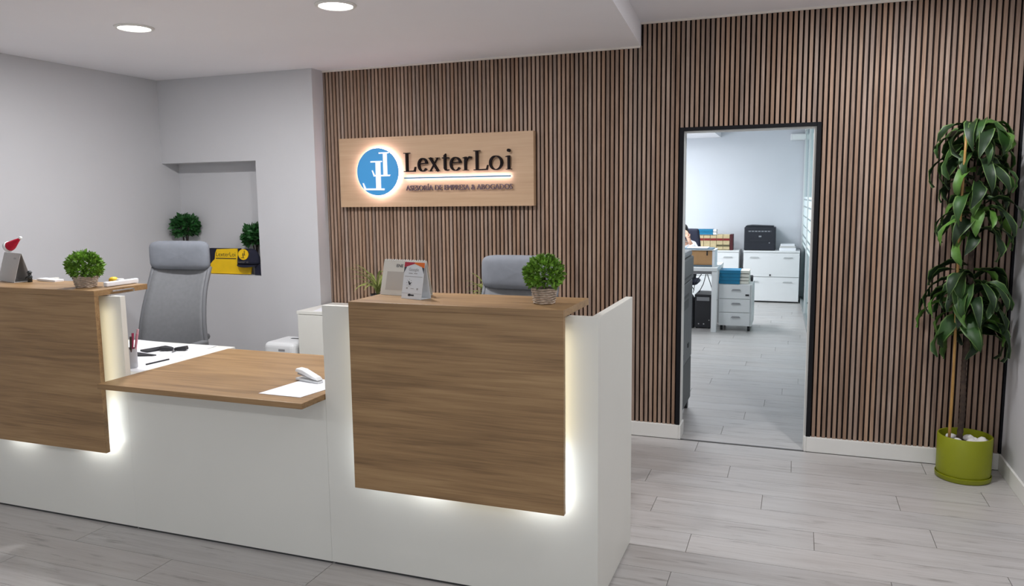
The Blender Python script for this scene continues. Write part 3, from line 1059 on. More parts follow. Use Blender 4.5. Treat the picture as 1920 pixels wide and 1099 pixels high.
def tri(t, pts, m, name, lift=0.0009):
    f = lambda x, z, l: (x, z / H * lean - l, z)
    n = len(pts)
    vs = [f(a, b, lift) for a, b in pts] + [f(a, b, lift * 0.3) for a, b in pts]
    fs = [tuple(range(n)), tuple(reversed(range(n, 2 * n)))] + [(i, i + n, (i + 1) % n + n, (i + 1) % n) for i in range(n)]
    MB().add(vs, fs).build(name, m, t)


DG = mat('print_slate', lin(60, 66, 74), 0.6)
tri(t, [(0, H), (W * 0.5, H), (W * 0.5, H - 0.006), (0.0, H - 0.022)], RED, 'header_red')
tri(t, [(W * 0.5, H), (W, H), (W, H - 0.022), (W * 0.5, H - 0.006)], ORG, 'header_orange')
tri(t, [(0, H - 0.022), (W * 0.12, H - 0.019), (0.0, H - 0.045)], DG, 'header_edge')
tri(t, [(W, H - 0.022), (W * 0.88, H - 0.019), (W, H - 0.045)], DG, 'header_edge')
shear_text(t, 'Google', W * 0.24, 0.110, W * 0.5, 0.017, LIGHTINK, H, lean, bold=0.0)
patch(t, face, W * 0.25, W * 0.45, 0.103, 0.106, LIGHTINK)
patch(t, face, W * 0.52, W * 0.68, 0.103, 0.106, LIGHTINK)
patch(t, face, W * 0.07, W * 0.95, 0.0905, 0.0925, LIGHTINK)
# phone icon: ring of short strokes with a dark centre
for k in range(8):
    a = 2 * PI * k / 8
    cx, cz = W * 0.32, 0.066
    patch(t, face, cx + 0.014 * math.cos(a) - 0.002, cx + 0.014 * math.cos(a) + 0.002, cz + 0.014 * math.sin(a) - 0.001, cz + 0.014 * math.sin(a) + 0.001, LIGHTINK)
tri(t, [(W * 0.33, 0.056), (W * 0.40, 0.060), (W * 0.42, 0.070), (W * 0.37, 0.064), (W * 0.30, 0.074), (W * 0.27, 0.070)], INK, 'hand_icon')
patch(t, face, W * 0.20, W * 0.27, 0.040, 0.047, LIGHTINK)
patch(t, face, W * 0.42, W * 0.58, 0.042, 0.044, LIGHTINK)
patch(t, face, W * 0.72, W * 0.79, 0.038, 0.046, LIGHTINK)
patch(t, face, W * 0.0, W * 1.0, 0.0225, 0.0235, LIGHTINK)
patch(t, face, W * 0.32, W * 0.62, 0.013, 0.019, INK, 'footer_mark')
patch(t, face, W * 0.34, W * 0.44, 0.0115, 0.021, INK, 'footer_mark')

# ------------------------------------------------------------------ things on the left shelf
t, W, lean, face = easel('desk_calendar', 'grey tent calendar at the left edge with a santa hat on top', 'calendar', (-3.235, -2.115, 0), (-3.02, -2.185, 0), 0.150, 0.085, mat('calendar_grey', (0.50, 0.48, 0.46, 1), 0.7))
patch(t, face, W * 0.66, W * 0.80, 0.118, 0.127, LIGHTINK)
hb = (-3.10, -2.11, SH + 0.176)
hat = thing('santa_hat', 'tiny red santa hat with white brim on the grey calendar', 'hat', hb)
MB().tube([(-0.035, 0, 0.006), (-0.015, 0, 0.014), (0.02, 0, 0.034), (0.05, 0, 0.050)], [0.026, 0.024, 0.014, 0.005], 16).build('cone', mat('felt_red', lin(190, 20, 52), 0.9, var=0.1, scale=80), hat, smooth=True)
MB().tube([(-0.046, 0, 0.0035), (-0.030, 0, 0.0095)], [0.0285, 0.0275], 16).build('brim', LAM2, hat, smooth=True)
MB().lathe([(0.0, -0.009), (0.006, -0.007), (0.009, 0), (0.006, 0.007), (0.0, 0.009)], c=(0.055, 0, 0.054), n=12, close=False).build('pompom', LAM2, hat, smooth=True)
fb = (-2.975, -2.13, SH)
fg = thing('figurine', 'small black figurine beside the grey calendar on the left shelf', 'figurine', fb)
BLK = mat('figurine_black', (0.02, 0.025, 0.025, 1), 0.5)
MB().lathe([(0.011, 0), (0.011, 0.020), (0.013, 0.028), (0.010, 0.034), (0.004, 0.036)], n=14).build('body', BLK, fg, smooth=True)
MB().lathe([(0.003, 0.034), (0.009, 0.038), (0.009, 0.046), (0.004, 0.050)], n=14).build('head', BLK, fg, smooth=True)
MB().lathe([(0.013, 0.048), (0.013, 0.051), (0.009, 0.053), (0.008, 0.058), (0.002, 0.060)], n=14).build('cap', BLK, fg, smooth=True)
for s in (-1, 1):
    MB().tube([(s * 0.010, 0, 0.030), (s * 0.019, -0.004, 0.024), (s * 0.015, -0.012, 0.020)], 0.004, 6).build('arm', BLK, fg)
bk = MB((-2.93, -2.06, SH)).obox((-2.91, -2.065, SH + 0.006), (0.15, 0.05, 0.011), (0, 0.03, -0.1)).build('booklet', PAPER, bevel=0.001)
tag(bk, 'white booklet lying at the back of the left shelf', 'booklet')
# white bar-shaped box and the small yellow thing behind it
rb = MB((-2.37, -2.12, SH)).obox((-2.362, -2.115, SH + 0.0125), (0.026, 0.20, 0.024), (0, 0, 0.02)).build('box', PAPER, bevel=0.006, seg=3)
tag(rb, 'long narrow white box along the right end of the left shelf', 'box')
yb = (-2.44, -2.09, SH)
yt = thing('toy', 'small yellow and orange toy with a white cap behind the white box', 'toy', yb)
MB().lathe([(0.012, 0.0), (0.021, 0.005), (0.023, 0.016)], n=18).build('orange_base', mat('toy_orange', lin(222, 78, 20), 0.5), yt, smooth=True)
MB().lathe([(0.023, 0.0162), (0.021, 0.028), (0.012, 0.035), (0.002, 0.037)], n=18).build('yellow_top', mat('toy_yellow', lin(240, 196, 40), 0.5), yt, smooth=True)
MB().tube([(0.022, 0.004, 0.018), (0.05, 0.010, 0.016)], [0.010, 0.013], 12).build('white_cap', LAM2, yt, smooth=True)

# ------------------------------------------------------------------ behind the counter: white cabinets, shredder, spiky plants
for k, (a, b2, lb) in enumerate([(-2.52, -1.722, 'low white cabinet left of the right counter with papers on top'), (-1.718, -0.92, 'low white cabinet hidden behind the right end of the counter')]):
    base = ((a + b2) / 2, -0.25, 0)
    t = thing('storage_cabinet', lb, 'cabinet', base, group='white cabinets under the sign')
    g = lambda: MB(base)
    g().box(a, b2, -0.455, -0.018, 0.0, 0.795).build('body', LAM, t)
    g().box(a - 0.004, b2 + 0.0, -0.475, -0.018, 0.796, 0.820).build('top', LAM, t, bevel=0.002)
    m2 = (a + b2) / 2
    for q, (c0, c1) in enumerate(((a + 0.003, m2 - 0.002), (m2 + 0.002, b2 - 0.003))):
        dd = g().box(c0, c1, -0.474, -0.4555, 0.06, 0.793).build('door', LAM, t, bevel=0.0015)
        hx = c1 - 0.04 if q == 0 else c0 + 0.04
        g().tube([(hx, -0.474, 0.52), (hx, -0.497, 0.525), (hx, -0.497, 0.635), (hx, -0.474, 0.64)], 0.004, 6).build('handle', CHROME, dd)
sheet('paper', 'white sheet on the low cabinet behind the counter', rect(-2.33, -0.30, 0.21, 0.29, 0.3), 0.8205)
sheet('paper', 'pale yellow sheet on the low cabinet behind the counter', rect(-2.16, -0.16, 0.20, 0.22, 0.1), 0.8205, mat('yellow_paper', (0.80, 0.76, 0.42, 1), 0.8))
sheet('paper', 'white folded leaflet on the low cabinet next to the yellow sheet', rect(-1.96, -0.30, 0.18, 0.24, -0.3), 0.8205)
base = (-2.672, -0.36, 0)
t = thing('paper_shredder', 'white paper shredder with a dark slot beside the low cabinet', 'shredder', base)
MB().box(-0.128, 0.128, -0.14, 0.14, 0.0, 0.40).build('bin', LAM2, t, bevel=0.02, seg=3)
hd = MB().box(-0.132, 0.132, -0.145, 0.145, 0.402, 0.585).build('head', LAM2, t, bevel=0.035, seg=4)
MB().box(-0.02, 0.11, 0.03, 0.055, 0.583, 0.5862).build('slot', DARKPL, hd)
MB().box(0.00, 0.055, -0.1465, -0.144, 0.525, 0.54).build('badge', GREYPL, hd)

BLADE = mat('blade_leaf', lin(132, 142, 74), 0.55, var=0.3, scale=12)


def blade_mesh(L, W, a0, a1, seg=7, wav=0.0, fold=0.25, seed=0):
    """A leaf along +x: starts at elevation a0 and bends down to a1."""
    rnd = random.Random(seed)
    vs, fs = [], []
    p = Vector((0, 0, 0))
    for i in range(seg + 1):
        s = i / seg
        a = a0 + (a1 - a0) * s ** 1.1
        if i:
            p = p + Vector((math.cos(a), 0, math.sin(a))) * (L / seg)
        w = W * (0.28 + 0.72 * math.sin(min(1, s * 1.9) * PI / 2)) * (1 - max(0, (s - 0.55) / 0.45) ** 1.8) / 2 + 0.0006
        nrm = Vector((-math.sin(a), 0, math.cos(a)))
        o1 = wav * W * math.sin(s * 13 + seed)
        o2 = wav * W * math.sin(s * 12 + 1.7 + seed)
        vs += [p + Vector((0, w, 0)) + nrm * (fold * w + o1), p + Vector((0, w * .5, 0)) + nrm * (fold * w * 0.35 + o1 * .35), p,
               p + Vector((0, -w * .5, 0)) + nrm * (fold * w * 0.35 + o2 * .35), p + Vector((0, -w, 0)) + nrm * (fold * w + o2)]
    for i in range(seg):
        for k in range(4):
            a = i * 5 + k
            fs.append((a, a + 1, a + 6, a + 5))
    return MB().add(vs, fs)


def spiky(label, loc, n, L, seed, lo=0.4, hi=1.35):
    rnd = random.Random(seed)
    t = thing('spiky_plant', label, 'plant', loc, group='spiky plants on the low cabinets')
    MB().lathe([(0.045, 0), (0.06, 0.11), (0.055, 0.11), (0.05, 0.09)], n=20).build('pot', DARKPL, t, smooth=True, angle=40)
    mes = [blade_mesh(L * f, 0.016, e, e - 1.3, 6, 0, 0.3, k).mesh('leaf', BLADE, True) for k, (f, e) in enumerate(((1, 1.3), (0.9, 1.0), (1.1, 1.15), (0.8, 0.8)))]
    for k in range(n):
        inst('leaf', mes[k % 4], t, (rnd.uniform(-.012, .012), rnd.uniform(-.012, .012), 0.10 + rnd.uniform(0, 0.06)), (0, rnd.uniform(-.2, .2), k * 2.4 + rnd.uniform(-.3, .3)), (1, 1, 1))
    return t


spiky('spiky yellow-green plant behind the cream calendar', (-1.99, -0.24, 0.8205), 30, 0.30, 11)
spiky('spiky plant tip peeking out left of the half hidden chair', (-1.16, -0.24, 0.8205), 20, 0.20, 12)

# ------------------------------------------------------------------ niche
NZ = NZ0 + 0.0005


def niche_plant(label, x, y, r, zc, seed, lean=0.0):
    t = thing('niche_plant', label, 'plant', (x, y, NZ), group='small green plants in the niche')
    MB().lathe([(0.034, 0), (0.043, 0.09), (0.038, 0.09), (0.036, 0.075)], n=22).build('pot', mat('niche_pot', (0.45, 0.45, 0.46, 1), 0.6), t, smooth=True, angle=40)
    for k in range(3):
        a = 2.1 * k
        MB().tube([(0.008 * math.cos(a), 0.008 * math.sin(a), 0.07), (0.014 * math.cos(a) + lean * .5, 0.014 * math.sin(a), (zc + 0.07) / 2), (0.03 * math.cos(a) + lean, 0.03 * math.sin(a), zc)], 0.0045, 6).build('stem', SOIL, t)
    f = foliage(lean, 0, zc, r, 420, 0.045, seed, 0.85, 0.35, NYB - 0.006 - y, XLW + 0.006 - x).build('foliage', LEAF_D, t)
    f['kind'] = 'stuff'


niche_plant('dark green plant in the niche just above the grey chair', -3.868, -0.055, 0.098, 0.375, 21)
niche_plant('dark green plant at the right edge of the niche above the cap', -3.215, -0.013, 0.088, 0.305, 22)
NAVY = mat('navy_cloth', lin(22, 24, 44), 0.85, var=0.15, scale=60)
YEL = mat('bag_yellow', lin(246, 200, 8), 0.7, var=0.04, scale=20)
niz = lambda u, v: (-3.630 + (u - 455) * (0.545 / 460), NZ + (1040 - v) * (0.205 / 232))
bag = thing('tote_bag', 'navy bag with a yellow front panel standing in the niche', 'bag', (-3.48, -0.07, NZ))
g = lambda: MB((-3.48, -0.07, NZ))
f3 = lambda a, b, d: (a, d, b)
g().prism([niz(*p) for p in ((458, 808), (712, 808), (712, 1038), (458, 1038))], f3, -0.075, -0.045).build('bag_body', NAVY, bag, bevel=0.006)
yp_ = g().prism([niz(*p) for p in ((472, 1036), (474, 950), (492, 925), (512, 905), (518, 850), (532, 816), (700, 808), (706, 900), (716, 944), (752, 962), (812, 966), (800, 1036))], f3, -0.088, -0.0755).build('yellow_panel', YEL, bag, bevel=0.002)
tmm = text_mesh('LexterLoi', 0.190, 0.034, 0.0, mat('bag_print', lin(70, 58, 20), 0.7), 'lettering')
a0, b0 = niz(526, 880)
inst('lettering', tmm, yp_, (a0 + 3.48, -0.0885 + 0.07, b0 - NZ))
a0, b0 = niz(522, 903)
a1, b1 = niz(690, 894)
g().box(a0, a1, -0.0886, -0.0881, b0, b1).build('small_lettering', MATS['bag_print'], yp_)
# cap with a yellow round emblem
cp = thing('cap', 'navy cap with a yellow round emblem leaning in the niche', 'cap', (-3.27, -0.1, NZ))
g = lambda: MB((-3.27, -0.1, NZ))
ccx, ccz = niz(800, 940)


def dome(u, v):
    a = PI * (1 - u)
    e = v * PI / 2
    rx, ry, rz = 0.108, 0.045, 0.118
    return (ccx + rx * math.cos(a), -0.062 - ry * math.sin(a) * math.cos(e) ** 0.7 if False else -0.055 - ry * math.sin(a) ** 0.6 * math.cos(e) ** 0.8, ccz + rz * math.sin(e) * (0.35 + 0.65 * math.sin(a) ** 0.35)) if False else (ccx + rx * math.cos(a) * math.cos(e) ** 0.55, -0.094 - ry * max(0, math.sin(a)) * math.cos(e * 0.86) ** 0.8, ccz + rz * math.sin(e))


g().grid(dome, 22, 10).build('crown', NAVY, cp, smooth=True, solid=0.003)


def brim(u, v):
    a = PI * (1 - u)
    k = 0.9 + 0.35 * v
    return (ccx - 0.01 + 0.100 * math.cos(a), -0.092 - (0.03 + 0.03 * v) * math.sin(a), ccz - 0.002 - 0.022 * v * math.sin(a) ** 0.8)


g().grid(brim, 18, 4).build('brim', NAVY, cp, smooth=True, solid=0.004)
ex, ez = niz(786, 855)
em = g().prism([(ex + 0.046 * math.cos(k * PI / 16), ez + 0.042 * math.sin(k * PI / 16)) for k in range(32)], f3, -0.1415, -0.132).build('emblem', YEL, cp)
eq = g()
eq.box(ex - 0.004, ex + 0.003, -0.1425, -0.1416, ez - 0.028, ez + 0.012).box(ex - 0.022, ex + 0.010, -0.1426, -0.1416, ez - 0.028, ez - 0.024)
eq.box(ex + 0.010, ex + 0.016, -0.1425, -0.1416, ez - 0.006, ez + 0.030).box(ex - 0.010, ex + 0.020, -0.1426, -0.1416, ez - 0.006, ez - 0.002)
eq.build('emblem_letters', mat('emblem_ink', lin(60, 44, 20), 0.7), em)
tmm = text_mesh('LexterLoi', 0.095, 0.016, 0.0, mat('cap_print', lin(120, 116, 110), 0.7), 'lettering')
inst('lettering', tmm, cp, (ex - 0.052 + 3.27, -0.1400 + 0.1, ez - 0.065 - NZ))
nb = g().prism([niz(*p) for p in ((850, 955), (905, 940), (914, 1038), (846, 1038))], f3, -0.105, -0.062).build('pouch', NAVY, bevel=0.004)
tag(nb, 'small dark pouch under the cap at the right edge of the niche', 'pouch')

# ------------------------------------------------------------------ tall dracaena in the corner
DL = [mat('dracaena_%s' % n, c, 0.5, var=0.4, scale=9, spec=0.35) for n, c in (('deep', lin(26, 46, 22)), ('mid', lin(40, 70, 28)), ('fresh', lin(78, 116, 46)))]
pb = (1.722, -0.205, 0)
dr = thing('dracaena', 'tall leafy corner plant in a lime green pot with white stones', 'plant', pb)
LIME = mat('lime_pot', lin(138, 144, 10), 0.45, var=0.04)
pot = MB().lathe([(0.126, 0.004), (0.131, 0.010), (0.1365, 0.05), (0.138, 0.246), (0.136, 0.250), (0.130, 0.250), (0.129, 0.19), (0.0, 0.19)], n=56, close=False).build('pot', LIME, dr, smooth=True, angle=50)
MB().lathe([(0.0, 0.0), (0.132, 0.0), (0.139, 0.006), (0.1415, 0.030), (0.1385, 0.031), (0.134, 0.010), (0.0, 0.008)], n=56, close=False).build('saucer', LIME, dr, smooth=True, angle=50)
MB().lathe([(0.0, 0.205), (0.128, 0.205), (0.128, 0.195)], n=40, close=False).build('soil', SOIL, dr)
STONE = mat('white_stone', (0.72, 0.70, 0.67, 1), 0.7, var=0.08, scale=30)
rnd = random.Random(4)
stone_me = []
for k in range(3):
    r2 = random.Random(40 + k)
    bmm = bmesh.new()
    bmesh.ops.create_icosphere(bmm, subdivisions=2, radius=1.0)
    for v in bmm.verts:
        v.co *= 1 + 0.16 * math.sin(v.co.x * 3 + k) * math.cos(v.co.y * 2.6 + k * 2) + r2.uniform(-.03, .03)
    me = bpy.data.meshes.new('stone')
    bmm.to_mesh(me)
    bmm.free()
    me.polygons.foreach_set('use_smooth', [True] * len(me.polygons))
    me.materials.append(STONE)
    stone_me.append(me)
for k, (x, y, z, s) in enumerate([(-0.046, -0.070, 0.228, .020), (0.0, -0.085, 0.218, .026), (0.045, -0.075, 0.222, .028), (0.075, -0.045, 0.225, .030), (0.025, -0.05, 0.222, .026),
                                  (-0.085, -0.05, 0.215, .022), (0.09, 0.0, 0.22, .026), (0.05, 0.0, 0.218, .024), (-0.03, -0.105, 0.214, .018), (0.03, 0.05, 0.216, .026), (-0.06, 0.05, 0.216, .026)]):
    inst('stone', stone_me[k % 3], dr, (x, y, z), (rnd.uniform(-.4, .4), rnd.uniform(-.4, .4), rnd.uniform(0, 6)), (s * rnd.uniform(1.1, 1.5), s, s * 0.72))
# cane and trunks
CANE = mat('bamboo', lin(168, 128, 70), 0.5, var=0.12, scale=14)
cane = []
for k in range(20):
    s = k / 19
    cane.append((-0.085 - 0.012 * s + 0.004 * math.sin(7 * s), -0.04 - 0.03 * s, 0.2 + 1.70 * s))
MB().tube(cane, [0.0085 - 0.0012 * (k % 5 == 0) - 0.002 * k / 19 for k in range(20)], 10).build('cane', CANE, dr, smooth=True)
TRK = mat('trunk_bark', lin(66, 52, 42), 0.8, var=0.5, scale=30)


def trunk(p):
    pts, rs = [], []
    n = 60
    for k in range(n + 1):
        s = k / n
        q = Vector(p[0]).lerp(Vector(p[1]), s) + Vector((0.006 * math.sin(s * 9), 0, 0))
        pts.append(q)
        rs.append(0.0155 - 0.005 * s + (0.0022 if k % 2 else -0.0012))
    MB().tube(pts, rs, 9).build('trunk', TRK, dr, smooth=True)


trunk(((-0.032, -0.01, 0.19), (-0.004, 0.03, 1.12)))
trunk(((-0.018, 0.012, 0.70), (-0.012, 0.05, 1.97)))
MARGIN = mat('leaf_margin', lin(82, 108, 54), 0.5, var=0.25, scale=9)


def dracaena_leaf(L, Wd, a0, a1, seed, m, seg=8):
    cols = (-1.0, -0.86, -0.45, 0.0, 0.45, 0.86, 1.0)
    vs, fs = [], []
    p = Vector((0, 0, 0))
    for i in range(seg + 1):
        s = i / seg
        a = a0 + (a1 - a0) * s ** 0.9
        if i:
            p = p + Vector((math.cos(a), 0, math.sin(a))) * (L / seg)
        w = Wd * (0.30 + 0.70 * math.sin(min(1, s * 1.7) * PI / 2)) * (1 - max(0, (s - 0.45) / 0.55) ** 1.7) / 2 + 0.0008
        nrm = Vector((-math.sin(a), 0, math.cos(a)))
        sway = 0.012 * math.sin(s * 4 + seed)
        for c in cols:
            wave = 0.17 * Wd * math.sin(s * 12 + seed + (1.9 if c > 0 else 0)) * abs(c) ** 2
            vs.append(p + Vector((0, c * w + sway, 0)) + nrm * (0.32 * w * abs(c) ** 1.6 + wave))
    n = len(cols)
    for i in range(seg):
        for k in range(n - 1):
            q = i * n + k
            fs.append((q, q + 1, q + n + 1, q + n))
    me = MB().add(vs, fs).mesh('leaf', m, True)
    me.materials.append(MARGIN)
    me.polygons.foreach_set('material_index', [1 if k % (n - 1) in (0, n - 2) else 0 for k in range(len(me.polygons))])
    return me


leaf_me = []
for k, (L, Wd, a0, a1) in enumerate([(0.33, 0.070, 1.1, -1.7), (0.29, 0.078, 0.6, -1.8), (0.25, 0.074, 0.3, -1.7), (0.36, 0.060, 1.25, -1.9), (0.23, 0.072, 0.1, -1.7), (0.29, 0.074, 0.8, -2.2)]):
    for mi, mm in enumerate(DL):
        leaf_me.append(dracaena_leaf(L, Wd, a0, a1, k * 3 + mi, mm))
rnd = random.Random(19)


def rosette(stem, z0, z1, n, scale, seed):
    r3 = random.Random(seed)
    (x0, y0, za), (x1, y1, zb) = stem
    for k in range(n):
        s = k / max(1, n - 1)
        z = z0 + (z1 - z0) * s
        u = (z - za) / (zb - za)
        x, y = x0 + (x1 - x0) * u, y0 + (y1 - y0) * u
        a = k * 2.399 + r3.uniform(-.35, .35)
        sc_ = scale * r3.uniform(0.8, 1.12)
        wx, wy = pb[0] + x, pb[1] + y
        me = leaf_me[r3.randrange(6) * 3 + r3.choice((0, 0, 0, 1, 1, 2))]
        # a leaf that would run into a wall is turned towards the room
        for _ in range(40):
            loc = Vector((x + 0.012 * math.cos(a), y + 0.012 * math.sin(a), z))
            rot = Euler((r3.uniform(-.5, .5), r3.uniform(-.25, .2), a))
            scl = Vector((sc_, sc_ * r3.uniform(.9, 1.15), sc_))
            mt = Matrix.LocRotScale(loc, rot, scl)
            ws = [mt @ v.co for v in me.vertices]
            if max(p.x for p in ws) + pb[0] < 1.938 and max(p.y for p in ws) + pb[1] < -0.016:
                inst('leaf', me, dr, loc, rot, scl)
                break
            a = r3.uniform(-PI, PI)


ST2 = ((-0.018, 0.012, 0.70), (-0.012, 0.05, 1.93))
ST1 = ((-0.032, -0.01, 0.19), (-0.004, 0.03, 1.12))
rosette(ST2, 1.36, 1.88, 50, 0.92, 31)
rosette(ST2, 1.88, 1.985, 16, 0.95, 33)
rosette(ST1, 0.82, 1.14, 44, 1.0, 35)
rosette(ST2, 1.0, 1.2, 10, 0.95, 36)

# ------------------------------------------------------------------ the office behind the door
# tall grey copier just inside on the left
cb_ = (-0.24, 0.50, 0)
cpr = thing('copier', 'tall grey office copier just inside the doorway on the left', 'copier', cb_)
g = lambda: MB(cb_)
G1 = mat('copier_grey', (0.16, 0.165, 0.17, 1), 0.5, var=0.04)
G2 = mat('copier_dark', (0.075, 0.077, 0.08, 1), 0.5, var=0.04)
g().box(-0.55, 0.072, 0.175, 0.83, 0.075, 0.40).build('paper_base', G2, cpr, bevel=0.008)
g().box(-0.55, 0.074, 0.172, 0.83, 0.402, 0.985).build('body', G1, cpr, bevel=0.008)
hd = g().box(-0.56, 0.080, 0.180, 0.84, 0.99, 1.16).build('scanner_head', G1, cpr, bevel=0.012)
g().box(-0.54, 0.070, 0.20, 0.82, 1.161, 1.20).build('feeder_lid', mat('copier_light', (0.32, 0.34, 0.36, 1), 0.5), cpr, bevel=0.012)
g().box(0.0745, 0.0765, 0.24, 0.62, 0.80, 0.86).build('side_tray', G2, cpr)
g().box(0.0745, 0.0765, 0.24, 0.62, 0.88, 0.90).build('vent', G2, cpr)
g().box(0.0745, 0.080, 0.30, 0.37, 0.46, 0.49).build('latch', DARKPL, cpr)
g().box(0.0745, 0.080, 0.60, 0.66, 0.50, 0.53).build('latch', DARKPL, cpr)
g().box(0.0805, 0.083, 0.26, 0.70, 1.02, 1.03).build('vent', G2, hd)
for x, y in ((-0.5, 0.22), (0.045, 0.22), (-0.5, 0.78), (0.045, 0.78)):
    g().tube([(x - 0.014, y, 0.037), (x + 0.014, y, 0.037)], 0.036, 14).build('caster', DARKPL, cpr)

# desk
db = (-0.8, 4.6, 0)
dk = thing('office_desk', 'white office desk seen through the doorway with a cardboard box on it', 'desk', db)
g = lambda: MB(db)
g().box(-1.7, -0.062, 4.2, 5.0, 0.722, 0.765).build('desk_top', LAM2, dk, bevel=0.003)
g().box(-1.66, -0.11, 4.225, 4.255, 0.685, 0.721).build('under_beam', GREYPL, dk)
for x, y in ((-0.125, 4.205), (-1.66, 4.205), (-0.125, 4.93), (-1.66, 4.93)):
    g().box(x, x + 0.06, y, y + 0.06, 0, 0.7215).build('leg', LAM2, dk, bevel=0.003)
# cables under the desk
for k, pts in enumerate([[(-0.20, 4.36, 0.70), (-0.24, 4.40, 0.55), (-0.30, 4.5, 0.44)], [(-0.20, 4.36, 0.70), (-0.17, 4.38, 0.60), (-0.14, 4.40, 0.50)], [(-0.24, 4.36, 0.70), (-0.34, 4.42, 0.56), (-0.37, 4.5, 0.43)], [(-0.46, 4.40, 0.60), (-0.40, 4.42, 0.55), (-0.36, 4.5, 0.46)]]):
    o = MB(pts[0]).tube(pts, 0.005, 6).build('cable', DARKPL)
    tag(o, ('dark cable hanging to the middle of the computer', 'dark cable hanging near the desk leg', 'dark cable slanting left under the desk', 'dark cable rising behind the black bag')[k], 'cable', 'cables under the office desk')
# computer tower and a black bag
tb = (-0.24, 4.62, 0)
tw = thing('computer_tower', 'black computer tower on the floor under the office desk', 'computer', tb)
g = lambda: MB(tb)
g().box(-0.345, -0.145, 4.44, 4.86, 0.012, 0.415).build('case', DARKPL, tw, bevel=0.006)
for x in (-0.33, -0.18):
    for y in (4.46, 4.82):
        g().box(x, x + 0.02, y, y + 0.02, 0, 0.0118).build('foot', DARKPL, tw)
g().box(-0.175, -0.165, 4.4355, 4.4397, 0.10, 0.11).build('power_button', CHROME, tw)
g().box(-0.32, -0.17, 4.4355, 4.4397, 0.34, 0.385).build('drive_bay', GREYPL, tw)
for x in (-0.30, -0.24):
    g().box(x, x + 0.014, 4.4355, 4.4397, 0.05, 0.065).build('port', CHROME, tw)
bgb = (-0.45, 4.5, 0)
bg_ = thing('handbag', 'black bag standing left of the computer tower under the desk', 'bag', bgb)
MB().prism([(-0.10, 0), (0.10, 0), (0.095, 0.36), (0.06, 0.41), (-0.07, 0.41), (-0.10, 0.36)], lambda a, b, d: (a, d, b), -0.07, 0.07).build('bag_body', mat('bag_black', (0.012, 0.012, 0.016, 1), 0.6), bg_, bevel=0.015)
MB().tube([(-0.05, 0, 0.40), (-0.04, 0, 0.47), (0.02, 0, 0.49), (0.05, 0, 0.40)], 0.006, 6).build('strap', DARKPL, bg_)
MB().box(-0.02, 0.01, -0.076, -0.0705, 0.32, 0.335).build('clasp', CHROME, bg_)

# cardboard box with papers on top
CARD = mat('cardboard', lin(184, 142, 98), 0.8, var=0.08, scale=10)
bxb = (-0.27, 4.45, 0.7655)
bx = thing('storage_box', 'brown cardboard box with white sides on the office desk', 'box', bxb)
g = lambda: MB(bxb)
g().box(-0.425, -0.135, 4.30, 4.306, 0.788, 0.955).build('front_panel', CARD, bx)
g().box(-0.133, -0.105, 4.296, 4.62, 0.766, 0.960).build('side_panel', PAPER, bx)
g().box(-0.455, -0.427, 4.296, 4.62, 0.766, 0.960).build('side_panel', PAPER, bx)
g().box(-0.425, -0.135, 4.60, 4.606, 0.766, 0.955).build('back_panel', CARD, bx)
g().box(-0.426, -0.134, 4.28, 4.60, 0.766, 0.786).build('tray_base', mat('tray_blue', lin(96, 112, 124), 0.6), bx)
g().box(-0.46, -0.10, 4.285, 4.63, 0.961, 0.968).build('shelf', LAM2, bx)
g().box(-0.20, -0.185, 4.2965, 4.2995, 0.90, 0.955).build('tab', DARKPL, bx)
sheet('folder', 'blue-grey folder on top of the cardboard box', rect(-0.30, 4.44, 0.34, 0.27, 0.0), 0.9685, mat('folder_grey', lin(96, 122, 140), 0.6), 0.012, 'folder')
sheet('paper', 'white papers on the blue-grey folder above the cardboard box', rect(-0.31, 4.43, 0.24, 0.25, 0.0), 0.981, PAPER, 0.008)

# pedestal with three drawers
pbs = (0.115, 4.62, 0)
pd = thing('drawer_pedestal', 'white mobile pedestal with three drawers under blue folders', 'drawers', pbs)
g = lambda: MB(pbs)
PX0, PX1 = -0.052, 0.325
g().box(PX0, PX1, 4.372, 4.90, 0.062, 0.562).build('body', LAM2, pd, bevel=0.003)
for k, (z0, z1) in enumerate(((0.066, 0.222), (0.228, 0.384), (0.390, 0.556))):
    dd = g().box(PX0 + 0.002, PX1 - 0.022, 4.352, 4.3715, z0, z1).build('drawer', LAM2, pd, bevel=0.002)
    zc = z0 + 0.098
    g().prism([(0.09, zc), (0.20, zc), (0.185, zc + 0.014), (0.105, zc + 0.014)], f3, 4.338, 4.3518).build('handle', GREYPL, dd)
    if k == 2:
        g().box(PX1 - 0.075, PX1 - 0.035, 4.345, 4.3518, 0.425, 0.445).build('lock', DARKPL, dd)
for x, y in ((-0.02, 4.41), (0.29, 4.41), (-0.02, 4.86), (0.29, 4.86)):
    g().tube([(x - 0.014, y, 0.031), (x + 0.014, y, 0.031)], 0.030, 14).build('caster', DARKPL, pd)
FB = mat('folder_blue', lin(12, 116, 156), 0.5, var=0.05)
for k in range(4):
    z = 0.5625 + k * 0.0405
    o = thing('ring_binder', ('bottom blue binder on the white pedestal', 'second blue binder from the bottom on the pedestal', 'third blue binder from the bottom on the pedestal', 'top blue binder of the stack on the pedestal')[k], 'binder', (0.10, 4.52, z), 0.015 * (k - 1.5), 'blue binders on the pedestal')
    MB().box(-0.155, 0.085, -0.16, 0.15, 0, 0.0025).box(-0.155, 0.085, -0.16, 0.15, 0.0365, 0.039).box(-0.155, -0.1525, -0.16, 0.15, 0.0026, 0.0364).box(-0.155, 0.085, -0.16, -0.1575, 0.0026, 0.0364).build('cover', FB, o, bevel=0.0008)
    MB().box(-0.15, 0.185, -0.14, 0.145, 0.003, 0.036).build('page_block', mat('page_cream', (0.74, 0.72, 0.64, 1), 0.8, var=0.05), o)
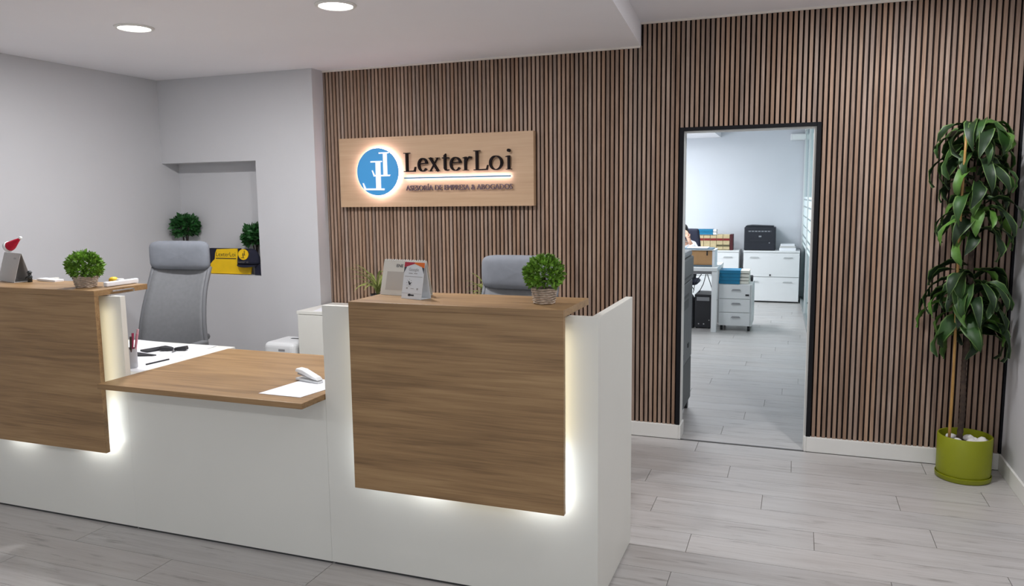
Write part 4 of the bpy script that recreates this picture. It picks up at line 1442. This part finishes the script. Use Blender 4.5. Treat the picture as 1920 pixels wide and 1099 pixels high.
o = MB((0.29, 4.75, 0.5625)).prism([(0, 0), (0.10, 0), (0.085, 0.06), (0.03, 0.075), (0.0, 0.05)], lambda a, b, d: (0.29 + d, 4.70 + a, 0.5627 + b + 0.12 - 0.12), -0.022, 0.022).build('tape_dispenser', DARKPL, bevel=0.004)
tag(o, 'small black tape dispenser behind the blue binders', 'dispenser')

# filing cabinets along the back wall
for a, b2, lb in ((0.047, 0.845, 'white two-drawer filing cabinet under the black printer'), (-0.79, -0.018, 'white filing cabinet under the row of law books')):
    base = ((a + b2) / 2, 7.27, 0)
    t = thing('filing_cabinet', lb, 'cabinet', base, group='white filing cabinets along the office wall')
    g = lambda: MB(base)
    g().box(a, b2, 7.08, 7.48, 0.02, 0.75).build('body', LAM2, t)
    g().box(a + 0.01, b2 - 0.01, 7.09, 7.48, 0, 0.0195).build('plinth', TOE, t)
    g().box(a - 0.002, b2 + 0.002, 7.052, 7.48, 0.751, 0.775).build('top', LAM2, t, bevel=0.002)
    for z0, z1 in ((0.025, 0.382), (0.390, 0.745)):
        dd = g().box(a + 0.003, b2 - 0.003, 7.056, 7.0795, z0, z1).build('drawer', LAM2, t, bevel=0.002)
        for hx in (a + 0.16, b2 - 0.16):
            g().prism([(hx - 0.07, z1 - 0.075), (hx + 0.07, z1 - 0.075), (hx + 0.055, z1 - 0.058), (hx - 0.055, z1 - 0.058)], f3, 7.045, 7.0558).build('handle', mat('handle_grey', (0.55, 0.56, 0.56, 1), 0.4), dd)
        if z0 > 0.3:
            g().tube([((a + b2) / 2 - 0.01, 7.048, 0.415), ((a + b2) / 2 - 0.01, 7.0557, 0.415)], 0.013, 12).build('lock', DARKPL, dd)

# printer
pr_b = (0.27, 7.27, 0.7755)
pr = thing('printer', 'black laser printer on the white filing cabinet', 'printer', pr_b)
PRM = mat('printer_black', (0.014, 0.016, 0.024, 1), 0.45, var=0.1)
PRD = mat('printer_edge', (0.05, 0.055, 0.065, 1), 0.4)
MB().box(-0.225, 0.225, -0.12, 0.19, 0.0, 0.35).build('body', PRM, pr, bevel=0.012)
MB().prism([(-0.215, 0.3505), (0.20, 0.3505), (0.19, 0.368), (-0.12, 0.380), (-0.20, 0.372)], f3, -0.10, 0.17).build('lid', PRM, pr, bevel=0.006)
MB().box(-0.17, 0.17, -0.1235, -0.1205, 0.275, 0.300).build('control_panel', PRD, pr)
for k in range(7):
    MB().box(-0.16 + k * 0.046, -0.13 + k * 0.046, -0.1255, -0.1237, 0.281, 0.294).build('button', mat('button_grey', (0.28, 0.29, 0.31, 1), 0.5), pr)
MB().box(-0.014, 0.024, -0.1235, -0.1205, 0.20, 0.222).build('badge', MATS['button_grey'], pr)
MB().box(-0.14, 0.12, -0.1235, -0.1205, 0.148, 0.152).build('tray_edge', PRD, pr)
MB().box(-0.215, 0.215, -0.135, -0.1207, 0.01, 0.10).build('paper_tray', PRM, pr, bevel=0.004)
MB().tube([(0.14, -0.1205, 0.115), (0.14, -0.124, 0.115)], 0.010, 10).build('knob', MATS['button_grey'], pr)
for k, (w, h, lb) in enumerate(((0.235, 0.042, 'white paper pack lying right of the black printer'), (0.22, 0.030, 'grey paper pack on top of the white one by the printer'), (0.20, 0.022, 'thin top paper stack right of the printer'))):
    z = 0.7757 + (0, 0.0425, 0.073)[k]
    o = MB((0.67, 7.26, z)).box(0.67 - w / 2, 0.67 + w / 2, 7.12, 7.40, z, z + h).build('paper_pack', PAPER if k != 1 else mat('pack_grey', (0.55, 0.55, 0.54, 1), 0.7), bevel=0.002)
    tag(o, lb, 'paper')

# row of books
BC = mat('book_cream', lin(196, 178, 138), 0.7, var=0.1, scale=20)
BR = mat('book_red', lin(128, 26, 28), 0.6, var=0.1)
BG = mat('book_olive', lin(88, 82, 56), 0.6, var=0.1)
BM = mat('book_maroon', lin(74, 18, 24), 0.6, var=0.1)
xs = [-0.640, -0.545, -0.450, -0.355, -0.260, -0.160]
for k in range(5):
    x0, x1 = xs[k] + 0.002, xs[k + 1] - 0.002
    base = ((x0 + x1) / 2, 7.2, 0.7755)
    t = thing('law_book', ('cream law book, leftmost of the row on the cabinet', 'cream law book, second from the left on the cabinet', 'cream law book in the middle of the row', 'cream law book, second from the maroon one', 'cream law book beside the maroon volume')[k], 'book', base, group='law books on the filing cabinet')
    w = (x1 - x0) / 2
    MB().box(-w, w, -0.095, 0.085, 0, 0.236 if k > 2 else 0.225).build('cover', BC, t, bevel=0.004)
    MB().box(-w * 0.96, w * 0.96, -0.0975, -0.0952, 0.145, 0.180).build('red_label', BR, t)
    MB().box(-w * 0.96, w * 0.96, -0.0975, -0.0952, 0.055, 0.085).build('dark_label', BG if k > 2 else BC, t)
    MB().box(-w * 0.96, w * 0.96, -0.0973, -0.0952, 0.005, 0.012).build('spine_line', BG, t)
o = MB((-0.138, 7.2, 0.7755)).box(-0.156, -0.115, 7.10, 7.30, 0.7757, 1.016).build('law_book', BM, bevel=0.003)
tag(o, 'maroon book closing the right end of the row', 'book', 'law books on the filing cabinet')
for k in range(2):
    z = 1.012 + k * 0.042
    t = thing('ring_binder', ('lower blue binder lying across the cream books', 'upper blue binder lying across the cream books')[k], 'binder', (-0.52, 7.2, z), 0.0, 'blue binders on the books')
    MB().box(-0.17, 0.11, -0.105, 0.10, 0, 0.0025).box(-0.17, 0.11, -0.105, 0.10, 0.0365, 0.039).box(-0.17, -0.1675, -0.105, 0.10, 0.0026, 0.0364).box(-0.17, 0.11, -0.105, -0.1025, 0.0026, 0.0364).build('cover', FB, t, bevel=0.0008)
    MB().box(-0.165, 0.16, -0.10, 0.095, 0.003, 0.036).build('page_block', PAPER, t)

# emergency light on the back wall
eb = (0.78, 7.47, 2.46)
t = thing('emergency_light', 'white oblong emergency light high on the office wall', 'light', eb)
MB().box(-0.12, 0.12, -0.05, 0.029, -0.048, 0.048).build('housing', LAM2, t, bevel=0.014, seg=3)
MB().box(-0.095, 0.095, -0.054, -0.0505, -0.03, 0.03).build('diffuser', mat('emerg_white', (0.9, 0.92, 0.9, 1), 0.4), t, bevel=0.001)

# ceiling panels added out of view to light the office
PANEL = mat('panel_diffuser', (1, 1, 1, 1), 0.5, emit=(0.93, 0.97, 1.0, 1), estr=6.0)
for k, (x, y, pw) in enumerate(((-0.8, 2.9, 0.38), (-0.9, 4.6, 0.85), (-1.4, 6.0, 0.9))):
    t = thing('fill_panel', ('added square fill panel nearest the doorway', 'added square fill panel above the desk', 'added square fill panel near the books')[k], 'light', (x, y, 2.6 if y < 6.5 else 2.5), group='added office fill panels')
    MB().box(-0.3, 0.3, -0.3, 0.3, -0.012, -0.0005).build('frame', LAM2, t)
    MB().box(-0.28, 0.28, -0.28, 0.28, -0.014, -0.0125).build('diffuser', PANEL, t)
    ld = bpy.data.lights.new('panel_fill', 'AREA')
    ld.shape = 'SQUARE'
    ld.size = 0.54
    ld.energy = BACK_LAMP_W * pw
    ld.color = (0.90, 0.95, 1.0)
    lo = bpy.data.objects.new('panel_fill', ld)
    COL.objects.link(lo)
    lo.parent = t
    lo.location = (0, 0, -0.02)

w2 = struct('window_2')
MB().box(-3.08, -3.04, 3.6, 3.65, 0.9, 2.3).box(-3.08, -3.04, 5.28, 5.33, 0.9, 2.3).box(-3.08, -3.04, 6.95, 7.0, 0.9, 2.3).box(-3.08, -3.04, 3.65, 6.95, 0.9, 0.95).box(-3.08, -3.04, 3.65, 6.95, 2.25, 2.3).build('window_frame', TRIMW, w2)
ld = bpy.data.lights.new('office_window_fill', 'AREA')  # area lamp added in the window opening to boost the daylight
ld.shape = 'RECTANGLE'
ld.size = 3.2
ld.size_y = 1.25
ld.energy = 110.0
ld.color = (0.88, 0.94, 1.0)
lo = bpy.data.objects.new('office_window_fill', ld)
COL.objects.link(lo)
lo.location = (-3.02, 5.3, 1.6)
lo.rotation_euler = (0, -PI / 2, 0)

# ------------------------------------------------------------------ seated person and chair behind the office desk
NVY = mat('chair_navy', lin(20, 24, 46), 0.8, var=0.1, scale=40)
pcb = (-0.68, 5.90, 0)
pc = thing('office_chair', 'dark navy office chair behind the seated person', 'chair', pcb)
MB().grid(lambda u, v: ((u * 2 - 1) * (0.235 - 0.05 * v * v), 0.06 + 0.05 * v + 0.05 * (1 - (u * 2 - 1) ** 2), 0.55 + 0.60 * v), 10, 10).build('backrest', NVY, pc, smooth=True, solid=0.05, sub=1)
MB().grid(lambda u, v: ((u * 2 - 1) * 0.24, -0.40 + v * 0.44, 0.435), 6, 6).build('seat', NVY, pc, smooth=True, solid=0.07, sub=1)
MB().tube([(0, -0.18, 0.10), (0, -0.18, 0.41)], 0.025, 12).build('gas_column', DARKPL, pc)
MB().tube([(0, -0.05, 0.40), (0, 0.12, 0.42), (0, 0.13, 0.60)], 0.02, 8).build('back_bracket', DARKPL, pc)
for k in range(5):
    a = 2 * PI * k / 5
    MB().tube([(0, -0.18, 0.11), (0.28 * math.cos(a), -0.18 + 0.28 * math.sin(a), 0.06)], [0.022, 0.015], 8).build('leg', DARKPL, pc)
    MB().tube([(0.28 * math.cos(a) - 0.012, -0.18 + 0.28 * math.sin(a), 0.0305), (0.28 * math.cos(a) + 0.012, -0.18 + 0.28 * math.sin(a), 0.0305)], 0.03, 12).build('caster', DARKPL, pc)


def skinned(name, V, Eg, rad, root, m, parent, sub=2):
    keys = list(V)
    me = bpy.data.meshes.new(name)
    me.from_pydata([V[k] for k in keys], [(keys.index(a), keys.index(b)) for a, b in Eg], [])
    me.materials.append(m)
    o = bpy.data.objects.new(name, me)
    COL.objects.link(o)
    o.parent = parent
    md = o.modifiers.new('skin', 'SKIN')
    md.use_smooth_shade = True
    if not me.skin_vertices:
        bpy.context.view_layer.objects.active = o
        bm = bmesh.new()
        bm.from_mesh(me)
        bm.verts.layers.skin.verify()
        bm.to_mesh(me)
        bm.free()
    for i, k in enumerate(keys):
        r = rad[k]
        me.skin_vertices[0].data[i].radius = r if isinstance(r, tuple) else (r, r)
        me.skin_vertices[0].data[i].use_root = (k == root)
    s = o.modifiers.new('sub', 'SUBSURF')
    s.levels = sub
    s.render_levels = sub
    return o


SKIN = mat('skin', lin(206, 160, 136), 0.6, var=0.05)
HAIR = mat('dark_hair', (0.014, 0.010, 0.009, 1), 0.6, var=0.3, scale=60)
SHIRT = mat('white_shirt', (0.80, 0.80, 0.84, 1), 0.8, var=0.03)
TROU = mat('dark_trousers', (0.02, 0.022, 0.03, 1), 0.8)
pn = thing('person', 'seated person in a white shirt with one hand raised to the face', 'person', (-0.68, 5.66, 0))
V = {'pel': (0, 0.06, 0.54), 'belly': (0, 0.05, 0.68), 'chest': (0, 0.02, 0.86), 'neck0': (0, 0.0, 0.985), 'neck': (0, -0.02, 1.035), 'head': (0, -0.035, 1.10), 'crown': (0, -0.03, 1.175),
     'shL': (0.155, 0.02, 0.935), 'elL': (0.235, -0.16, 0.80), 'wrL': (0.135, -0.215, 1.00), 'paL': (0.105, -0.19, 1.055),
     'shR': (-0.155, 0.02, 0.935), 'elR': (-0.22, -0.14, 0.80), 'wrR': (-0.12, -0.36, 0.80), 'paR': (-0.09, -0.43, 0.795),
     'hiL': (0.09, 0.0, 0.52), 'knL': (0.11, -0.42, 0.52), 'anL': (0.10, -0.42, 0.09), 'toL': (0.11, -0.56, 0.05),
     'hiR': (-0.09, 0.0, 0.52), 'knR': (-0.11, -0.42, 0.52), 'anR': (-0.10, -0.42, 0.09), 'toR': (-0.11, -0.56, 0.05)}
Eg = [('pel', 'belly'), ('belly', 'chest'), ('chest', 'neck0'), ('neck0', 'neck'), ('neck', 'head'), ('head', 'crown'), ('chest', 'shL'), ('shL', 'elL'), ('elL', 'wrL'), ('wrL', 'paL'),
      ('chest', 'shR'), ('shR', 'elR'), ('elR', 'wrR'), ('wrR', 'paR'), ('pel', 'hiL'), ('hiL', 'knL'), ('knL', 'anL'), ('anL', 'toL'), ('pel', 'hiR'), ('hiR', 'knR'), ('knR', 'anR'), ('anR', 'toR')]
rad = {'pel': (0.14, 0.10), 'belly': (0.13, 0.095), 'chest': (0.14, 0.10), 'neck0': 0.055, 'neck': 0.048, 'head': (0.072, 0.088), 'crown': (0.060, 0.072), 'shL': 0.055, 'elL': 0.038, 'wrL': 0.024, 'paL': (0.034, 0.016),
       'shR': 0.055, 'elR': 0.038, 'wrR': 0.024, 'paR': (0.034, 0.016), 'hiL': 0.085, 'knL': 0.056, 'anL': 0.036, 'toL': 0.03, 'hiR': 0.085, 'knR': 0.056, 'anR': 0.036, 'toR': 0.03}
for side, base, d, up in (('L', Vector((0.105, -0.19, 1.055)), Vector((-0.25, 0.25, 0.93)), Vector((0.6, -0.5, 0.3))), ('R', Vector((-0.09, -0.43, 0.795)), Vector((0.1, -0.98, -0.05)), Vector((1, 0.1, 0)))):
    for q, (off, L) in enumerate(((-0.027, 0.055), (-0.010, 0.070), (0.008, 0.066), (0.025, 0.052), (0.036, 0.045))):
        a = base + up.normalized() * off + d.normalized() * (0.03 if q < 4 else -0.005)
        dirv = d.normalized() if q < 4 else (d.normalized() * 0.6 + up.normalized() * 0.8).normalized()
        curl = Vector((-0.02, 0.02, 0)) if side == 'L' else Vector((0, 0, -0.012))
        k1, k2, k3 = 'f%s%d' % (side, q), 'g%s%d' % (side, q), 'h%s%d' % (side, q)
        V[k1] = tuple(a); V[k2] = tuple(a + dirv * L * 0.5 + curl * 0.3); V[k3] = tuple(a + dirv * L + curl)
        Eg += [('pa' + side, k1), (k1, k2), (k2, k3)]
        rad[k1] = 0.009; rad[k2] = 0.0085; rad[k3] = 0.007
skinned('body', V, Eg, rad, 'pel', SKIN, pn)
tor = ['pel', 'belly', 'chest', 'neck0', 'shL', 'elL', 'wrL', 'shR', 'elR', 'wrR']
V2 = {k: V[k] for k in tor}
V2['neck0'] = (0, 0.005, 0.968)
V2['wrL'] = tuple(Vector(V['elL']).lerp(Vector(V['wrL']), 0.85))
V2['wrR'] = tuple(Vector(V['elR']).lerp(Vector(V['wrR']), 0.85))
r2 = {k: tuple(c + 0.016 for c in (rad[k] if isinstance(rad[k], tuple) else (rad[k], rad[k]))) for k in tor}
skinned('shirt', V2, [e for e in Eg if e[0] in tor and e[1] in tor], r2, 'pel', SHIRT, pn)
leg = ['pel', 'hiL', 'knL', 'anL', 'hiR', 'knR', 'anR']
r3_ = {k: tuple(c + 0.012 for c in (rad[k] if isinstance(rad[k], tuple) else (rad[k], rad[k]))) for k in leg}
skinned('trousers', {k: V[k] for k in leg}, [e for e in Eg if e[0] in leg and e[1] in leg], r3_, 'pel', TROU, pn)
for s in (-1, 1):
    MB().prism([(-0.055, 0.0), (0.16, 0.0), (0.165, 0.03), (0.06, 0.07), (-0.05, 0.085)], lambda a, b, d: (s * 0.105 + d, -0.42 - a, b + 0.001), -0.042, 0.042).build('shoe', DARKPL, pn, bevel=0.012)


def hair_fn(u, v):
    a = 2 * PI * u
    e = -0.25 + (PI / 2 + 0.25) * v
    r = Vector((0.092 * math.cos(a) * math.cos(e), 0.108 * math.sin(a) * math.cos(e), 0.108 * math.sin(e)))
    front = max(0, -math.sin(a))
    if v < 0.5:
        r.z += 0.075 * front * (1 - v / 0.5)
        r.z -= 0.05 * (1 - front) * (1 - v / 0.5)
    return Vector((0, -0.025, 1.125)) + r


MB().grid(hair_fn, 24, 12).build('hair', HAIR, pn, smooth=True, solid=0.012)
for s in (-1, 1):
    MB().lathe([(0, -0.010), (0.010, -0.006), (0.012, 0), (0.010, 0.006), (0, 0.010)], c=(s * 0.03, -0.112, 1.115), n=10, close=False).build('eye', DARKPL, pn, smooth=True)
    MB().tube([(s * 0.078, -0.03, 1.09), (s * 0.085, -0.025, 1.11), (s * 0.078, -0.02, 1.125)], [0.006, 0.012, 0.007], 8).build('ear', SKIN, pn, smooth=True)
MB().tube([(0, -0.118, 1.12), (0, -0.138, 1.085), (0, -0.122, 1.078)], [0.008, 0.012, 0.01], 8).build('nose', SKIN, pn, smooth=True)
MB().tube([(-0.022, -0.112, 1.052), (0, -0.120, 1.053), (0.022, -0.112, 1.052)], [0.004, 0.007, 0.004], 8).build('mouth', mat('lips', lin(170, 92, 86), 0.6), pn, smooth=True)
